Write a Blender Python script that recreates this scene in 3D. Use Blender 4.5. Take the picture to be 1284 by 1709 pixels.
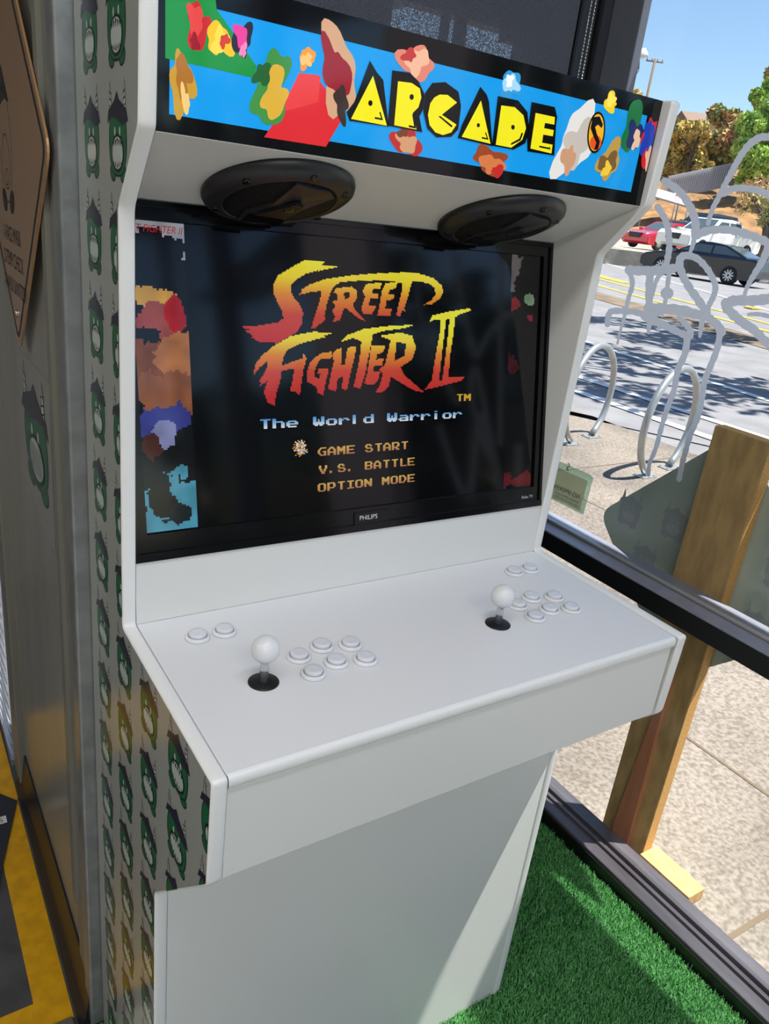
import bpy, bmesh, math, random
import numpy as np
from mathutils import Vector, Matrix
from mathutils.geometry import tessellate_polygon

random.seed(7); rng = np.random.default_rng(7)
for o in list(bpy.data.objects): bpy.data.objects.remove(o)
SC = bpy.context.scene
COL = SC.collection

# ------------------------------------------------------------------ camera
YAW, PITCH, ROLL = math.radians(35.1114), math.radians(21.6615), math.radians(7.0869)
CP = Vector((-0.626, -0.5847, 1.5847)); FPX = 1283.74
CD = Vector((math.sin(YAW)*math.cos(PITCH), math.cos(YAW)*math.cos(PITCH), -math.sin(PITCH)))
_r = Vector((math.cos(YAW), -math.sin(YAW), 0)); _u = _r.cross(CD)
CR = _r*math.cos(ROLL)+_u*math.sin(ROLL); CU = -_r*math.sin(ROLL)+_u*math.cos(ROLL)
cam = bpy.data.cameras.new('camera'); camo = bpy.data.objects.new('camera', cam); COL.objects.link(camo)
cam.sensor_fit = 'VERTICAL'; cam.sensor_height = 36; cam.lens = 36*FPX/1709
cam.clip_start = 0.02; cam.clip_end = 600
M3 = Matrix((CR, CU, -CD)).transposed()
camo.matrix_world = Matrix.Translation(CP) @ M3.to_4x4()
SC.camera = camo

# ------------------------------------------------------------------ light
SC.view_settings.view_transform = 'Standard'
SC.view_settings.look = 'None'
SC.view_settings.gamma = 1
SC.view_settings.use_curve_mapping = False
SC.view_settings.exposure = 0.38
SUN = Vector((1, -0.683, 3.4)).normalized()
w = bpy.data.worlds.new('sky'); SC.world = w; w.use_nodes = True
nt = w.node_tree; nt.nodes.clear()
out = nt.nodes.new('ShaderNodeOutputWorld'); bg = nt.nodes.new('ShaderNodeBackground')
sky = nt.nodes.new('ShaderNodeTexSky'); sky.sky_type = 'NISHITA'; sky.sun_disc = False
sky.sun_elevation = math.asin(SUN.z); sky.sun_rotation = math.atan2(SUN.x, SUN.y)
sky.air_density = 1.0; sky.dust_density = 0.25; sky.ozone_density = 3.0
bg.inputs['Strength'].default_value = 0.155
nt.links.new(sky.outputs[0], bg.inputs[0]); nt.links.new(bg.outputs[0], out.inputs[0])
sl = bpy.data.lights.new('sun', 'SUN'); sl.energy = 9.2; sl.angle = math.radians(0.55); sl.color = (1, 0.95, 0.88)
so = bpy.data.objects.new('sun', sl); COL.objects.link(so)
so.rotation_euler = SUN.to_track_quat('Z', 'Y').to_euler()

# ------------------------------------------------------------------ tracing helpers: a pixel's ray met with a real plane
def ray(u, v): return (CR*((u-642)/FPX) - CU*((v-854.5)/FPX) + CD)
def at(u, v, depth): return CP + ray(u, v)*depth
def onplane(u, v, p0, n):
    d = ray(u, v); return CP + d*((Vector(p0)-CP).dot(Vector(n))/d.dot(Vector(n)))
def onx(u, v, x): return onplane(u, v, (x, 0, 0), (1, 0, 0))
def ony(u, v, y): return onplane(u, v, (0, y, 0), (0, 1, 0))
def onz(u, v, z): return onplane(u, v, (0, 0, z), (0, 0, 1))

# ------------------------------------------------------------------ materials
def lin(c):
    return tuple((x/255/12.92 if x/255 <= 0.04045 else ((x/255+0.055)/1.055)**2.4) for x in c)
MATS = {}
def mat(name, rgb, rough=0.5, metal=0.0, spec=0.5, emit=0.0, noise=0.0, nscale=8.0, bump=0.0, bscale=60.0,
        stretch=(1, 1, 1), coat=0.0, trans=0.0, rgb2=None, attr=None):
    if name in MATS: return MATS[name]
    m = bpy.data.materials.new(name); m.use_nodes = True; n = m.node_tree; b = n.nodes['Principled BSDF']
    c = lin(rgb)
    b.inputs['Base Color'].default_value = (*c, 1)
    b.inputs['Roughness'].default_value = rough; b.inputs['Metallic'].default_value = metal
    b.inputs['Specular IOR Level'].default_value = spec; b.inputs['Coat Weight'].default_value = coat
    if coat: b.inputs['Coat Roughness'].default_value = 0.06
    if trans: b.inputs['Transmission Weight'].default_value = trans
    co = n.nodes.new('ShaderNodeTexCoord'); mp = n.nodes.new('ShaderNodeMapping')
    mp.inputs['Scale'].default_value = stretch; n.links.new(co.outputs['Object'], mp.inputs[0])
    if attr:
        a = n.nodes.new('ShaderNodeAttribute'); a.attribute_name = 'Col'
        if attr == 'emit':
            n.links.new(a.outputs['Color'], b.inputs['Emission Color']); b.inputs['Emission Strength'].default_value = emit
        else:
            n.links.new(a.outputs['Color'], b.inputs['Base Color'])
            if emit:
                n.links.new(a.outputs['Color'], b.inputs['Emission Color']); b.inputs['Emission Strength'].default_value = emit
    elif emit:
        b.inputs['Emission Color'].default_value = (*c, 1); b.inputs['Emission Strength'].default_value = emit
    if noise and not attr:
        t = n.nodes.new('ShaderNodeTexNoise'); t.inputs['Scale'].default_value = nscale; t.inputs['Detail'].default_value = 5
        n.links.new(mp.outputs[0], t.inputs['Vector'])
        r = n.nodes.new('ShaderNodeValToRGB')
        c2 = lin(rgb2) if rgb2 else tuple(x*(1-noise) for x in c)
        r.color_ramp.elements[0].color = (*c2, 1); r.color_ramp.elements[1].color = (*c, 1)
        r.color_ramp.elements[0].position = 0.36; r.color_ramp.elements[1].position = 0.64
        n.links.new(t.outputs[0], r.inputs[0]); n.links.new(r.outputs[0], b.inputs['Base Color'])
    if bump:
        t2 = n.nodes.new('ShaderNodeTexNoise'); t2.inputs['Scale'].default_value = bscale; t2.inputs['Detail'].default_value = 3
        n.links.new(mp.outputs[0], t2.inputs['Vector'])
        bp = n.nodes.new('ShaderNodeBump'); bp.inputs['Strength'].default_value = bump; bp.inputs['Distance'].default_value = 0.002
        n.links.new(t2.outputs[0], bp.inputs['Height']); n.links.new(bp.outputs[0], b.inputs['Normal'])
    MATS[name] = m
    return m
def glassmat(name, tint, refl=1.0, rough=0.0, ior=1.5, body=0.0, bodycol=(200, 205, 205)):
    """thin sheet glass: clear with a Fresnel reflection"""
    m = bpy.data.materials.new(name); m.use_nodes = True; n = m.node_tree; n.nodes.clear()
    o = n.nodes.new('ShaderNodeOutputMaterial'); tr = n.nodes.new('ShaderNodeBsdfTransparent'); tr.inputs[0].default_value = (*tint, 1)
    gl = n.nodes.new('ShaderNodeBsdfGlossy'); gl.inputs['Roughness'].default_value = rough
    lw = n.nodes.new('ShaderNodeLayerWeight'); lw.inputs[0].default_value = 0.5
    pw = n.nodes.new('ShaderNodeMath'); pw.operation = 'POWER'; pw.inputs[1].default_value = 5.0; n.links.new(lw.outputs['Facing'], pw.inputs[0])
    f0 = ((ior-1)/(ior+1))**2; fr = n.nodes.new('ShaderNodeMath'); fr.operation = 'MULTIPLY_ADD'; fr.inputs[1].default_value = 1-f0; fr.inputs[2].default_value = f0; n.links.new(pw.outputs[0], fr.inputs[0])
    mul = n.nodes.new('ShaderNodeMath'); mul.operation = 'MULTIPLY'; mul.inputs[1].default_value = refl
    mx = n.nodes.new('ShaderNodeMixShader')
    n.links.new(fr.outputs[0], mul.inputs[0]); n.links.new(mul.outputs[0], mx.inputs[0])
    src = tr
    if body:
        df = n.nodes.new('ShaderNodeBsdfDiffuse'); df.inputs[0].default_value = (*lin(bodycol), 1)
        m2 = n.nodes.new('ShaderNodeMixShader'); m2.inputs[0].default_value = body
        n.links.new(tr.outputs[0], m2.inputs[1]); n.links.new(df.outputs[0], m2.inputs[2]); src = m2
    n.links.new(src.outputs[0], mx.inputs[1]); n.links.new(gl.outputs[0], mx.inputs[2]); n.links.new(mx.outputs[0], o.inputs[0])
    MATS[name] = m
    return m

WHITE = mat('white_melamine', (226, 226, 222), 0.33, spec=0.45)
TRIM = mat('white_edge_plastic', (236, 236, 234), 0.22)
DECKM = mat('white_deck_laminate', (228, 229, 231), 0.42)
BLACKG = mat('black_gloss_plastic', (10, 10, 12), 0.12)
BLACKM = mat('black_matte_plastic', (16, 16, 18), 0.45)
DARKGAP = mat('gap_shade', (58, 60, 56), 0.6)

# ------------------------------------------------------------------ mesh builder
class MB:
    def __init__(s): s.v = []; s.f = []; s.m = []; s.c = []; s.sm = []
    def poly(s, pts, m=0, c=(1, 1, 1), smooth=False):
        i = len(s.v); s.v += [tuple(p) for p in pts]; s.f.append(tuple(range(i, i+len(pts)))); s.m.append(m); s.c.append(c); s.sm.append(smooth)
    def grid(s, rows, m=0, c=(1, 1, 1), closed=False, smooth=True, capa=False, capb=False):
        i = len(s.v); n = len(rows[0])
        for r in rows: s.v += [tuple(p) for p in r]
        for a in range(len(rows)-1):
            for b in range(n if closed else n-1):
                b2 = (b+1) % n
                s.f.append((i+a*n+b, i+a*n+b2, i+(a+1)*n+b2, i+(a+1)*n+b)); s.m.append(m); s.c.append(c); s.sm.append(smooth)
        if capa: s.f.append(tuple(i+b for b in range(n))[::-1]); s.m.append(m); s.c.append(c); s.sm.append(False)
        if capb: s.f.append(tuple(i+(len(rows)-1)*n+b for b in range(n))); s.m.append(m); s.c.append(c); s.sm.append(False)
    def box(s, x0, x1, y0, y1, z0, z1, m=0, c=(1, 1, 1), bev=0.0):
        if bev:
            bm = bmesh.new(); bmesh.ops.create_cube(bm, size=1)
            for v in bm.verts: v.co = ((x0+x1)/2+v.co.x*(x1-x0), (y0+y1)/2+v.co.y*(y1-y0), (z0+z1)/2+v.co.z*(z1-z0))
            bmesh.ops.bevel(bm, geom=bm.edges[:], offset=bev, segments=2, affect='EDGES', profile=0.5)
            s.bm(bm, m, c); return
        p = [(x, y, z) for z in (z0, z1) for y in (y0, y1) for x in (x0, x1)]
        i = len(s.v); s.v += p
        for f in ((0, 2, 3, 1), (4, 5, 7, 6), (0, 1, 5, 4), (2, 6, 7, 3), (0, 4, 6, 2), (1, 3, 7, 5)):
            s.f.append(tuple(i+k for k in f)); s.m.append(m); s.c.append(c); s.sm.append(False)
    def bm(s, bm, m=0, c=(1, 1, 1), smooth=False, mtx=None):
        i = len(s.v); bm.verts.index_update()
        s.v += [tuple(mtx @ v.co if mtx else v.co) for v in bm.verts]
        for f in bm.faces: s.f.append(tuple(i+v.index for v in f.verts)); s.m.append(m); s.c.append(c); s.sm.append(smooth)
        bm.free()
    def prism(s, pts2, fn, a, b, m=0, c=(1, 1, 1), side=None):
        """outline pts2 pushed from offset a to b; fn(p, q, offset) gives the 3-D point"""
        n = len(pts2); tri = tessellate_polygon([[Vector((p[0], p[1], 0)) for p in pts2]])
        A = [fn(p[0], p[1], a) for p in pts2]; B = [fn(p[0], p[1], b) for p in pts2]
        i = len(s.v); s.v += [tuple(p) for p in A+B]
        for t in tri:
            s.f.append(tuple(i+k for k in t)); s.f.append(tuple(i+n+k for k in reversed(t))); s.m += [m, m]; s.c += [c, c]; s.sm += [False, False]
        for k in range(n):
            k2 = (k+1) % n; s.f.append((i+k, i+k2, i+n+k2, i+n+k)); s.m.append(m if side is None else side); s.c.append(c); s.sm.append(False)
    def tube(s, pts, r, n=10, m=0, c=(1, 1, 1), caps=True, closed=False):
        pts = [Vector(p) for p in pts]; rs = r if isinstance(r, (list, tuple)) else [r]*len(pts); rows = []
        ref = None
        for k, p in enumerate(pts):
            a = pts[k-1] if (k or closed) else p; b = pts[(k+1) % len(pts)] if (k < len(pts)-1 or closed) else p
            t = (b-a).normalized()
            if ref is None:
                ref = Vector((0, 0, 1)) if abs(t.z) < 0.9 else Vector((1, 0, 0))
            x = t.cross(ref).normalized(); y = x.cross(t).normalized(); ref = y
            rows.append([p+(x*math.cos(q)+y*math.sin(q))*rs[k] for q in [2*math.pi*j/n for j in range(n)]])
        if closed: rows.append(rows[0])
        s.grid(rows, m, c, True, True, caps and not closed, caps and not closed)
    def lathe(s, prof, mtx, n=32, m=0, c=(1, 1, 1), sx=1.0, sy=1.0):
        """prof: (radius, height) list turned about local z"""
        rows = [[mtx @ Vector((max(r, 1e-5)*math.cos(q)*sx, max(r, 1e-5)*math.sin(q)*sy, h)) for q in [2*math.pi*j/n for j in range(n)]] for r, h in prof]
        s.grid(rows, m, c, True, True, True, True)
    def build(s, name, mats, parent=None, base=(0, 0, 0)):
        me = bpy.data.meshes.new(name); off = Vector(base)
        if parent is not None: off = wloc(parent)
        me.from_pydata([(a-off.x, b-off.y, c-off.z) for a, b, c in s.v], [], s.f)
        mats = mats if isinstance(mats, (list, tuple)) else [mats]
        for q in mats: me.materials.append(q)
        me.polygons.foreach_set('material_index', s.m); me.polygons.foreach_set('use_smooth', s.sm)
        if any(q != (1, 1, 1) for q in s.c):
            ca = me.color_attributes.new('Col', 'FLOAT_COLOR', 'CORNER'); buf = []
            for f, q in zip(s.f, s.c): buf += [q[0], q[1], q[2], 1.0]*len(f)
            ca.data.foreach_set('color', buf)
        me.update()
        o = bpy.data.objects.new(name, me); COL.objects.link(o)
        if parent is not None: o.parent = parent
        else: o.location = off
        return o
def wloc(o):
    l = Vector((0, 0, 0))
    while o is not None: l += o.location; o = o.parent
    return l
def tag(o, label, cat, group=None, kind=None):
    o['label'] = label; o['category'] = cat
    if group: o['group'] = group
    if kind: o['kind'] = kind
    return o
def thing(name, label, cat, loc=(0, 0, 0), group=None, kind=None):
    o = bpy.data.objects.new(name, None); COL.objects.link(o); o.location = loc; o.empty_display_size = 0.05
    return tag(o, label, cat, group, kind)
def struct(o, label=None, cat=None):
    o['kind'] = 'structure'
    if label: o['label'] = label
    if cat: o['category'] = cat
    return o
def frame(p, zdir, xdir=None):
    z = Vector(zdir).normalized(); x = Vector(xdir) if xdir else (Vector((1, 0, 0)) if abs(z.x) < 0.9 else Vector((0, 1, 0)))
    y = z.cross(x).normalized(); x = y.cross(z)
    return Matrix.Translation(Vector(p)) @ Matrix((x, y, z)).transposed().to_4x4()
def ellipse(cx, cy, rx, ry, n=20, rot=0.0):
    c, s_ = math.cos(rot), math.sin(rot)
    return [(cx+rx*math.cos(a)*c-ry*math.sin(a)*s_, cy+rx*math.cos(a)*s_+ry*math.sin(a)*c) for a in [2*math.pi*k/n for k in range(n)]]
def sprite_text(s, size, align='LEFT'):
    cu = bpy.data.curves.new('t', 'FONT'); cu.body = s; cu.size = size; cu.align_x = align; cu.resolution_u = 3
    o = bpy.data.objects.new('t', cu); COL.objects.link(o); bpy.context.view_layer.update()
    me = o.evaluated_get(bpy.context.evaluated_depsgraph_get()).to_mesh()
    V = [tuple(v.co)[:2] for v in me.vertices]; F = [tuple(p.vertices) for p in me.polygons]
    bpy.data.objects.remove(o); bpy.data.curves.remove(cu)
    return V, F
def put_text(mb, s, size, fn, m=0, c=(1, 1, 1), align='LEFT', sx=1.0, shear=0.0):
    V, F = sprite_text(s, size, align)
    for f in F: mb.poly([fn(V[k][0]*sx+V[k][1]*shear, V[k][1]) for k in f], m, c)
def flat(mb, pts2, fn, m=0, c=(1, 1, 1)):
    for t in tessellate_polygon([[Vector((p[0], p[1], 0)) for p in pts2]]): mb.poly([fn(*pts2[k]) for k in t], m, c)
def catmull(P, k=5):
    if len(P) < 3: return P
    Q = [P[0]]+list(P)+[P[-1]]; R = []
    for i in range(1, len(Q)-2):
        for j in range(k):
            t = j/k
            R.append(tuple(0.5*((2*b)+(c-a)*t+(2*a-5*b+4*c-d)*t*t+(-a+3*b-3*c+d)*t**3) for a, b, c, d in zip(Q[i-1], Q[i], Q[i+1], Q[i+2])))
    R.append(tuple(P[-1])); return R

# ================================================================== SETTING
GX = 0.912                      # plane of the window glass
# ---- floor of the shop and the turf bed
CONC = mat('shop_concrete', (84, 84, 86), 0.55, noise=0.35, nscale=14, bump=0.15, bscale=90)
mb = MB(); mb.box(-5.0, 0.845, -3.0, 2.6, -0.2, -0.012); mb.box(-5.0, -0.432, -3.0, 0.5165, -0.012, -0.006, 1)  # pale slab out of view, added to bounce light upward
struct(mb.build('floor', [CONC, mat('pale_bounce_floor', (206, 198, 184), 0.5, noise=0.1, nscale=4)]), 'dark grey shop floor', 'floor')
CEIL = mat('ceiling_paint', (165, 165, 165), 0.8)
mb = MB(); mb.box(-5.0, 0.95, -3.1, 0.95, 2.9, 3.0); mb.box(-5.0, -0.40, 0.95, 2.6, 2.9, 3.0)
struct(mb.build('ceiling', CEIL), 'shop ceiling', 'ceiling')
ROOMP = mat('room_paint', (112, 110, 108), 0.7)
mb = MB(); mb.box(-5.1, -5.0, -3.1, 2.6, -0.2, 3.0); struct(mb.build('wall_left', mat('pale_room_paint', (206, 200, 190), 0.7)), 'far side wall of the shop', 'wall')
mb = MB(); mb.box(-5.0, -2.6, -3.1, -3.0, -0.2, 3.0); mb.box(-2.6, 0.95, -3.1, -3.0, 2.75, 3.0); struct(mb.build('wall_back', ROOMP), 'shop front wall behind the photographer', 'wall')
# ---- grey painted wall behind the cabinet
WALLP = mat('silver_grey_wall_paint', (150, 149, 140), 0.26, spec=0.6, noise=0.14, nscale=5, bump=0.35, bscale=55, stretch=(1, 1.6, 0.35))
WALLT = mat('grey_trim_paint', (128, 127, 116), 0.4, noise=0.15, nscale=9, bump=0.2, bscale=40, stretch=(1, 1, 0.2))
METP = mat('galvanised_grey_post', (148, 152, 152), 0.3, metal=0.35, noise=0.25, nscale=30, bump=0.2, bscale=80)
mb = MB(); mb.box(-0.40, -0.33, 0.62, 1.27, -0.01, 2.9); struct(mb.build('wall_side', WALLP), 'silver grey painted wall behind the cabinet', 'wall')
mb = MB(); mb.box(-0.418, -0.33, 1.27, 1.36, -0.01, 2.9, bev=0.004); struct(mb.build('trim_1', WALLT), 'grey door jamb at the end of the wall', 'trim')
mb = MB(); mb.box(-0.405, -0.33, 0.565, 0.62, 0.02, 2.9, bev=0.003); mb.box(-0.412, -0.40, 0.60, 0.625, 0.25, 2.9)
struct(mb.build('trim_2', WALLT), 'narrow grey board between the wall and the post', 'trim')
mb = MB(); mb.box(-0.408, -0.34, 0.516, 0.563, 0.0, 2.9, bev=0.004); struct(mb.build('trim_3', METP), 'metal post directly behind the cabinet', 'trim')
BASEB = mat('black_rubber_base', (34, 36, 44), 0.35)
mb = MB(); mb.prism([(-0.40, 0.1), (-0.404, 0.1), (-0.415, 0.012), (-0.428, -0.008), (-0.40, -0.008)], lambda a, b, t: (a, t, b), 0.53, 1.30)
struct(mb.build('baseboard_left', BASEB), 'black rubber baseboard along the grey wall', 'baseboard')
# ---- rear wall with the blind's window, far wall to the left
DARKF = mat('dark_bronze_frame', (62, 65, 74), 0.4, spec=0.4)
DARKF2 = mat('dark_frame_face', (116, 120, 132), 0.42)
mb = MB()
mb.box(-0.33, 0.93, 0.86, 0.90, -0.1, 1.845); mb.box(-0.33, 0.93, 0.86, 0.90, 1.945, 3.0); mb.box(0.56, 0.60, 0.861, 0.90, 1.93, 1.945)
mb.box(-0.33, 0.265, 0.86, 0.90, 1.845, 1.945); mb.box(0.60, 0.93, 0.86, 0.90, 1.845, 1.945); mb.box(0.398, 0.408, 0.87, 0.89, 1.845, 1.945); mb.box(0.432, 0.452, 0.87, 0.89, 1.845, 1.945)
struct(mb.build('wall_rear', DARKF), 'dark wall behind the roller blind', 'wall')
mb = MB(); mb.box(-5.0, -0.40, 2.5, 2.6, -0.2, 3.0); mb.box(-0.412, -0.40, 1.361, 2.5, 1.2, 2.9); struct(mb.build('wall_far', ROOMP), 'far wall around the doorway', 'wall')
# ---- right wall: big shop window
SILLM = mat('grey_aluminium_sill', (104, 100, 106), 0.38, metal=0.3, noise=0.35, nscale=22, bump=0.1, bscale=120, stretch=(1, 0.15, 1))
BEAD = mat('steel_glazing_bead', (214, 210, 202), 0.3, metal=0.2)
RAILT = mat('sky_tinted_rail_top', (150, 152, 166), 0.32, metal=0.2, noise=0.12, nscale=30)  # bluish tint puts the sky's reflection into the colour
RAILF = mat('black_rail_face', (20, 20, 22), 0.4)
win = thing('window_1', 'large shop window with a dark horizontal rail on the right', 'window', (0.89, 0, 0), kind='structure')
Y0, Y1 = -3.0, 0.858
mb = MB(); mb.box(0.842, 0.95, Y0, Y1, -0.15, 0.045, bev=0.003); mb.box(0.902, 0.945, Y0, Y1, 0.045, 0.056); mb.box(0.880, 0.888, Y0, Y1, 0.045, 0.053)
mb.build('sill', SILLM, win)
mb = MB(); mb.box(0.838, 0.843, Y0, Y1, -0.012, 0.036); mb.build('sill_face', RAILF, win)
mb = MB(); mb.box(0.845, 0.947, Y0, Y1, 0.772, 0.822, bev=0.002); mb.box(0.946, 0.963, Y0, Y1, 0.814, 0.8215)
rail = mb.build('rail', RAILT, win)
mb = MB(); mb.box(0.8435, 0.8452, Y0, Y1, 0.7725, 0.8185); mb.build('rail_face', RAILF, rail)
mb = MB(); mb.tube([(0.898, Y0, 0.826), (0.898, Y1, 0.826)], 0.005); mb.build('glazing_bead', BEAD, rail)
mb = MB(); mb.box(0.838, 0.862, 0.773, 0.86, 0.0, 3.0, bev=0.002); mb.box(0.862, 0.94, 0.85, 0.86, 0.0, 3.0); mb.build('corner_post', DARKF2, win)
mb = MB(); mb.box(0.842, 0.96, -2.35, -2.27, 0.04, 2.8, bev=0.003); mb.build('mullion', DARKF2, win)
GLASS = glassmat('window_glass', (0.93, 0.95, 0.95), 1.0, 0.0, 1.5)
mb = MB(); mb.box(GX-0.003, GX+0.003, Y0, Y1, 0.83, 2.78); mb.build('upper_pane', GLASS, win)
mb = MB(); mb.box(GX-0.003, GX+0.003, Y0, Y1, 0.058, 0.772); mb.build('lower_pane', GLASS, win)
win2 = thing('added_window', 'unseen glazed shop front added behind the photographer for daylight', 'window', (-0.9, -3.05, 0), kind='structure')  # added out of view to bring daylight onto the cabinet front
mb = MB()
for x in (-2.6, -1.45, -0.3, 0.86): mb.box(x-0.03, x+0.03, -3.09, -3.01, -0.05, 2.75)
mb.box(-2.6, 0.86, -3.09, -3.01, -0.1, 1.0); mb.build('frame', DARKF2, win2)  # knee wall added to hold low light off the lower panel
mb = MB(); mb.box(-2.57, 0.83, -3.053, -3.047, 1.0, 2.75); mb.build('pane', GLASS, win2)
mb = MB(); mb.box(0.845, 0.965, Y0, 0.95, 2.78, 3.0); struct(mb.build('wall_right', DARKF2), 'wall above the shop window', 'wall')

mb = MB(); mb.box(0.76, 0.838, -1.18, -0.74, -0.012, 2.9, bev=0.004); struct(mb.build('trim_5', mat('lilac_grey_column', (226, 214, 224), 0.5)), 'pale lilac grey column by the window, mirrored in the game screen', 'column')
# ================================================================== ARCADE CABINET
A_ = 0.3675; B_ = 0.3855
PROF = [(0.184, 0.0), (0.184, 0.6834), (0.0035, 0.877), (0.0, 1.0218), (0.331, 1.0208), (0.3256, 1.549), (0.251, 1.628), (0.244, 1.769), (0.51, 1.769)]
def fillet(P, r=0.007, k=4):
    R = [P[0]]
    for i in range(1, len(P)-1):
        p = Vector(P[i]); a = Vector(P[i-1])-p; b = Vector(P[i+1])-p
        la = min(r, a.length*0.4); pa = p+a.normalized()*la; pb = p+b.normalized()*la
        for j in range(k+1):
            t = j/k; q = pa*(1-t)**2+p*2*t*(1-t)+pb*t*t; R.append((q.x, q.y))
    R.append(P[-1]); return R
PF = fillet(PROF)
def inset(P, d):
    R = []
    for i, p in enumerate(P):
        a = Vector(P[max(i-1, 0)]); b = Vector(P[min(i+1, len(P)-1)]); t = (b-a).normalized(); n = Vector((t.y, -t.x))
        R.append((p[0]+n.x*d, p[1]+n.y*d))
    return R
cab = thing('arcade_cabinet', 'white upright arcade cabinet with two joysticks and a lettered marquee on green turf', 'arcade cabinet', (0, 0.3, 0))
WRAP = mat('silver_grey_wrap', (168, 170, 164), 0.16, spec=0.5, noise=0.03, nscale=300, bump=0.12, bscale=240)
PRINT = mat('wrap_print', (255, 255, 255), 0.2, attr='base')
# emblem of the shop: horned green blob with a dark cap and a toothy mouth (unit height 2)
def emblem_shapes():
    G = lin((24, 104, 62)); K = lin((16, 22, 22)); C = lin((38, 36, 56)); W = lin((196, 204, 198)); S = []
    def out(p, q):
        S.append((p, K)); cx = sum(a for a, b in p)/len(p); cy = sum(b for a, b in p)/len(p)
        S.append(([(cx+(a-cx)*(1-0.05/max(abs(a-cx)+abs(b-cy), 0.12)), cy+(b-cy)*(1-0.05/max(abs(a-cx)+abs(b-cy), 0.12))) for a, b in p], q))
    for s_ in (-1, 1): out(ellipse(s_*0.36, -0.82, 0.22, 0.18, 14, s_*0.5), G)
    body = [(0.62*math.copysign(abs(math.cos(a))**0.8, math.cos(a)), -0.18+0.72*math.copysign(abs(math.sin(a))**0.85, math.sin(a))) for a in [2*math.pi*k/28 for k in range(28)]]
    out(body, G)
    for s_ in (-1, 1):
        S.append(([(s_*0.36, 0.36), (s_*0.58, 0.36), (s_*0.50, 1.0)], K)); S.append(([(s_*0.40, 0.42), (s_*0.55, 0.42), (s_*0.495, 0.92)], W))
        for k in range(3): y = 0.46+k*0.13; S.append(([(s_*0.40, y), (s_*0.55, y+0.05), (s_*0.55, y+0.08), (s_*0.40, y+0.03)], K))
    S.append(([(-0.72, 0.2), (-0.6, 0.42), (-0.12, 0.62), (0.02, 0.78), (0.2, 0.6), (0.62, 0.42), (0.7, 0.16), (0.45, 0.3), (0.1, 0.26), (-0.3, 0.12)], C))
    for s_ in (-1, 1): S.append((ellipse(s_*0.17, 0.0, 0.05, 0.1, 10), W))
    S.append((ellipse(0, -0.42, 0.42, 0.38, 24), K)); S.append((ellipse(0, -0.42, 0.36, 0.32, 24), W))
    for k in range(-2, 3):
        x = k*0.125
        S.append(([(x-0.05, -0.13-abs(k)*0.03), (x+0.05, -0.13-abs(k)*0.03), (x, -0.30)], K)); S.append(([(x-0.04, -0.71+abs(k)*0.03), (x, -0.56), (x+0.04, -0.71+abs(k)*0.03)], K))
    return S
EMB = emblem_shapes()
def clip(poly, conv):
    """part of a convex polygon inside a convex counter-clockwise outline"""
    for i in range(len(conv)):
        a, b = conv[i], conv[(i+1) % len(conv)]; res = []
        side = lambda p: (b[0]-a[0])*(p[1]-a[1])-(b[1]-a[1])*(p[0]-a[0])
        for j in range(len(poly)):
            p, q = poly[j], poly[(j+1) % len(poly)]; sp, sq = side(p), side(q)
            if sp >= 0: res.append(p)
            if sp*sq < 0: t = sp/(sp-sq); res.append((p[0]+(q[0]-p[0])*t, p[1]+(q[1]-p[1])*t))
        poly = res
        if len(poly) < 3: return []
    return poly
def area(P): return sum(P[i][0]*P[(i+1) % len(P)][1]-P[(i+1) % len(P)][0]*P[i][1] for i in range(len(P)))/2
CONVEX = [[(0.333, 0.0), (0.505, 0.0), (0.505, 1.765), (0.333, 1.765)], [(0.187, 0.0), (0.333, 0.0), (0.333, 0.6834), (0.187, 0.6834)],
          [(0.007, 0.879), (0.186, 0.6834), (0.333, 0.6834), (0.333, 1.0175), (0.004, 1.0175)], [(0.329, 1.549), (0.333, 1.549), (0.333, 1.765), (0.248, 1.765), (0.255, 1.63)]]
def emblem_print(mb, fn, cells, hh, zones=None, m=1):
    """each layer of a print lies a hair above the one below"""
    for (cy, cz) in cells:
        for li, (P, col) in enumerate(EMB):
            for t in tessellate_polygon([[Vector((p[0], p[1], 0)) for p in P]]):
                tri = [(cy+P[k][0]*hh*1.14, cz+P[k][1]*hh) for k in t]
                if area(tri) < 0: tri.reverse()
                for z in (zones or [None]):
                    q = clip(tri, z) if z else tri
                    if len(q) >= 3: mb.poly([fn(a, b, 0.0002+li*0.00002) for a, b in q], m, col)
cells = [(0.103+0.1115*i, 0.101+0.1087*k) for i in range(-1, 4) for k in range(0, 16)]
for sgn in (-1, 1):
    mb = MB(); core = inset(PF, 0.003)+[(0.51, 0.0)]
    mb.prism(core, lambda a, b, t: (t, a, b), sgn*A_, sgn*B_)
    emblem_print(mb, lambda a, b, t: (sgn*(B_+t), a, b), cells, 0.049, CONVEX)
    # plain white board on the inner face
    for t in tessellate_polygon([[Vector((p[0], p[1], 0)) for p in core]]): mb.poly([(sgn*(A_-0.0004), *core[k]) for k in t], 2)
    sp = mb.build('side_panel', [WRAP, PRINT, WHITE], cab)
    mb = MB(); rows = []
    for p, q in zip(PF, inset(PF, 0.0032)):
        d = Vector(p)-Vector(q); row = []
        for k in range(9):
            a = math.pi*k/8; e = math.sin(a)**0.6
            row.append((sgn*((A_+B_)/2-(B_-A_)/2*1.01*math.cos(a)), q[0]+d.x*e, q[1]+d.y*e))
        rows.append(row)
    mb.grid(rows); mb.build('edge_trim', TRIM, sp)
mb = MB(); mb.box(-A_+0.0005, 0.3635, 0.008, 0.331, 1.0035, 1.0205, bev=0.0008)
deck = mb.build('control_panel', DECKM, cab)
mb = MB(); rows = []
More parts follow.
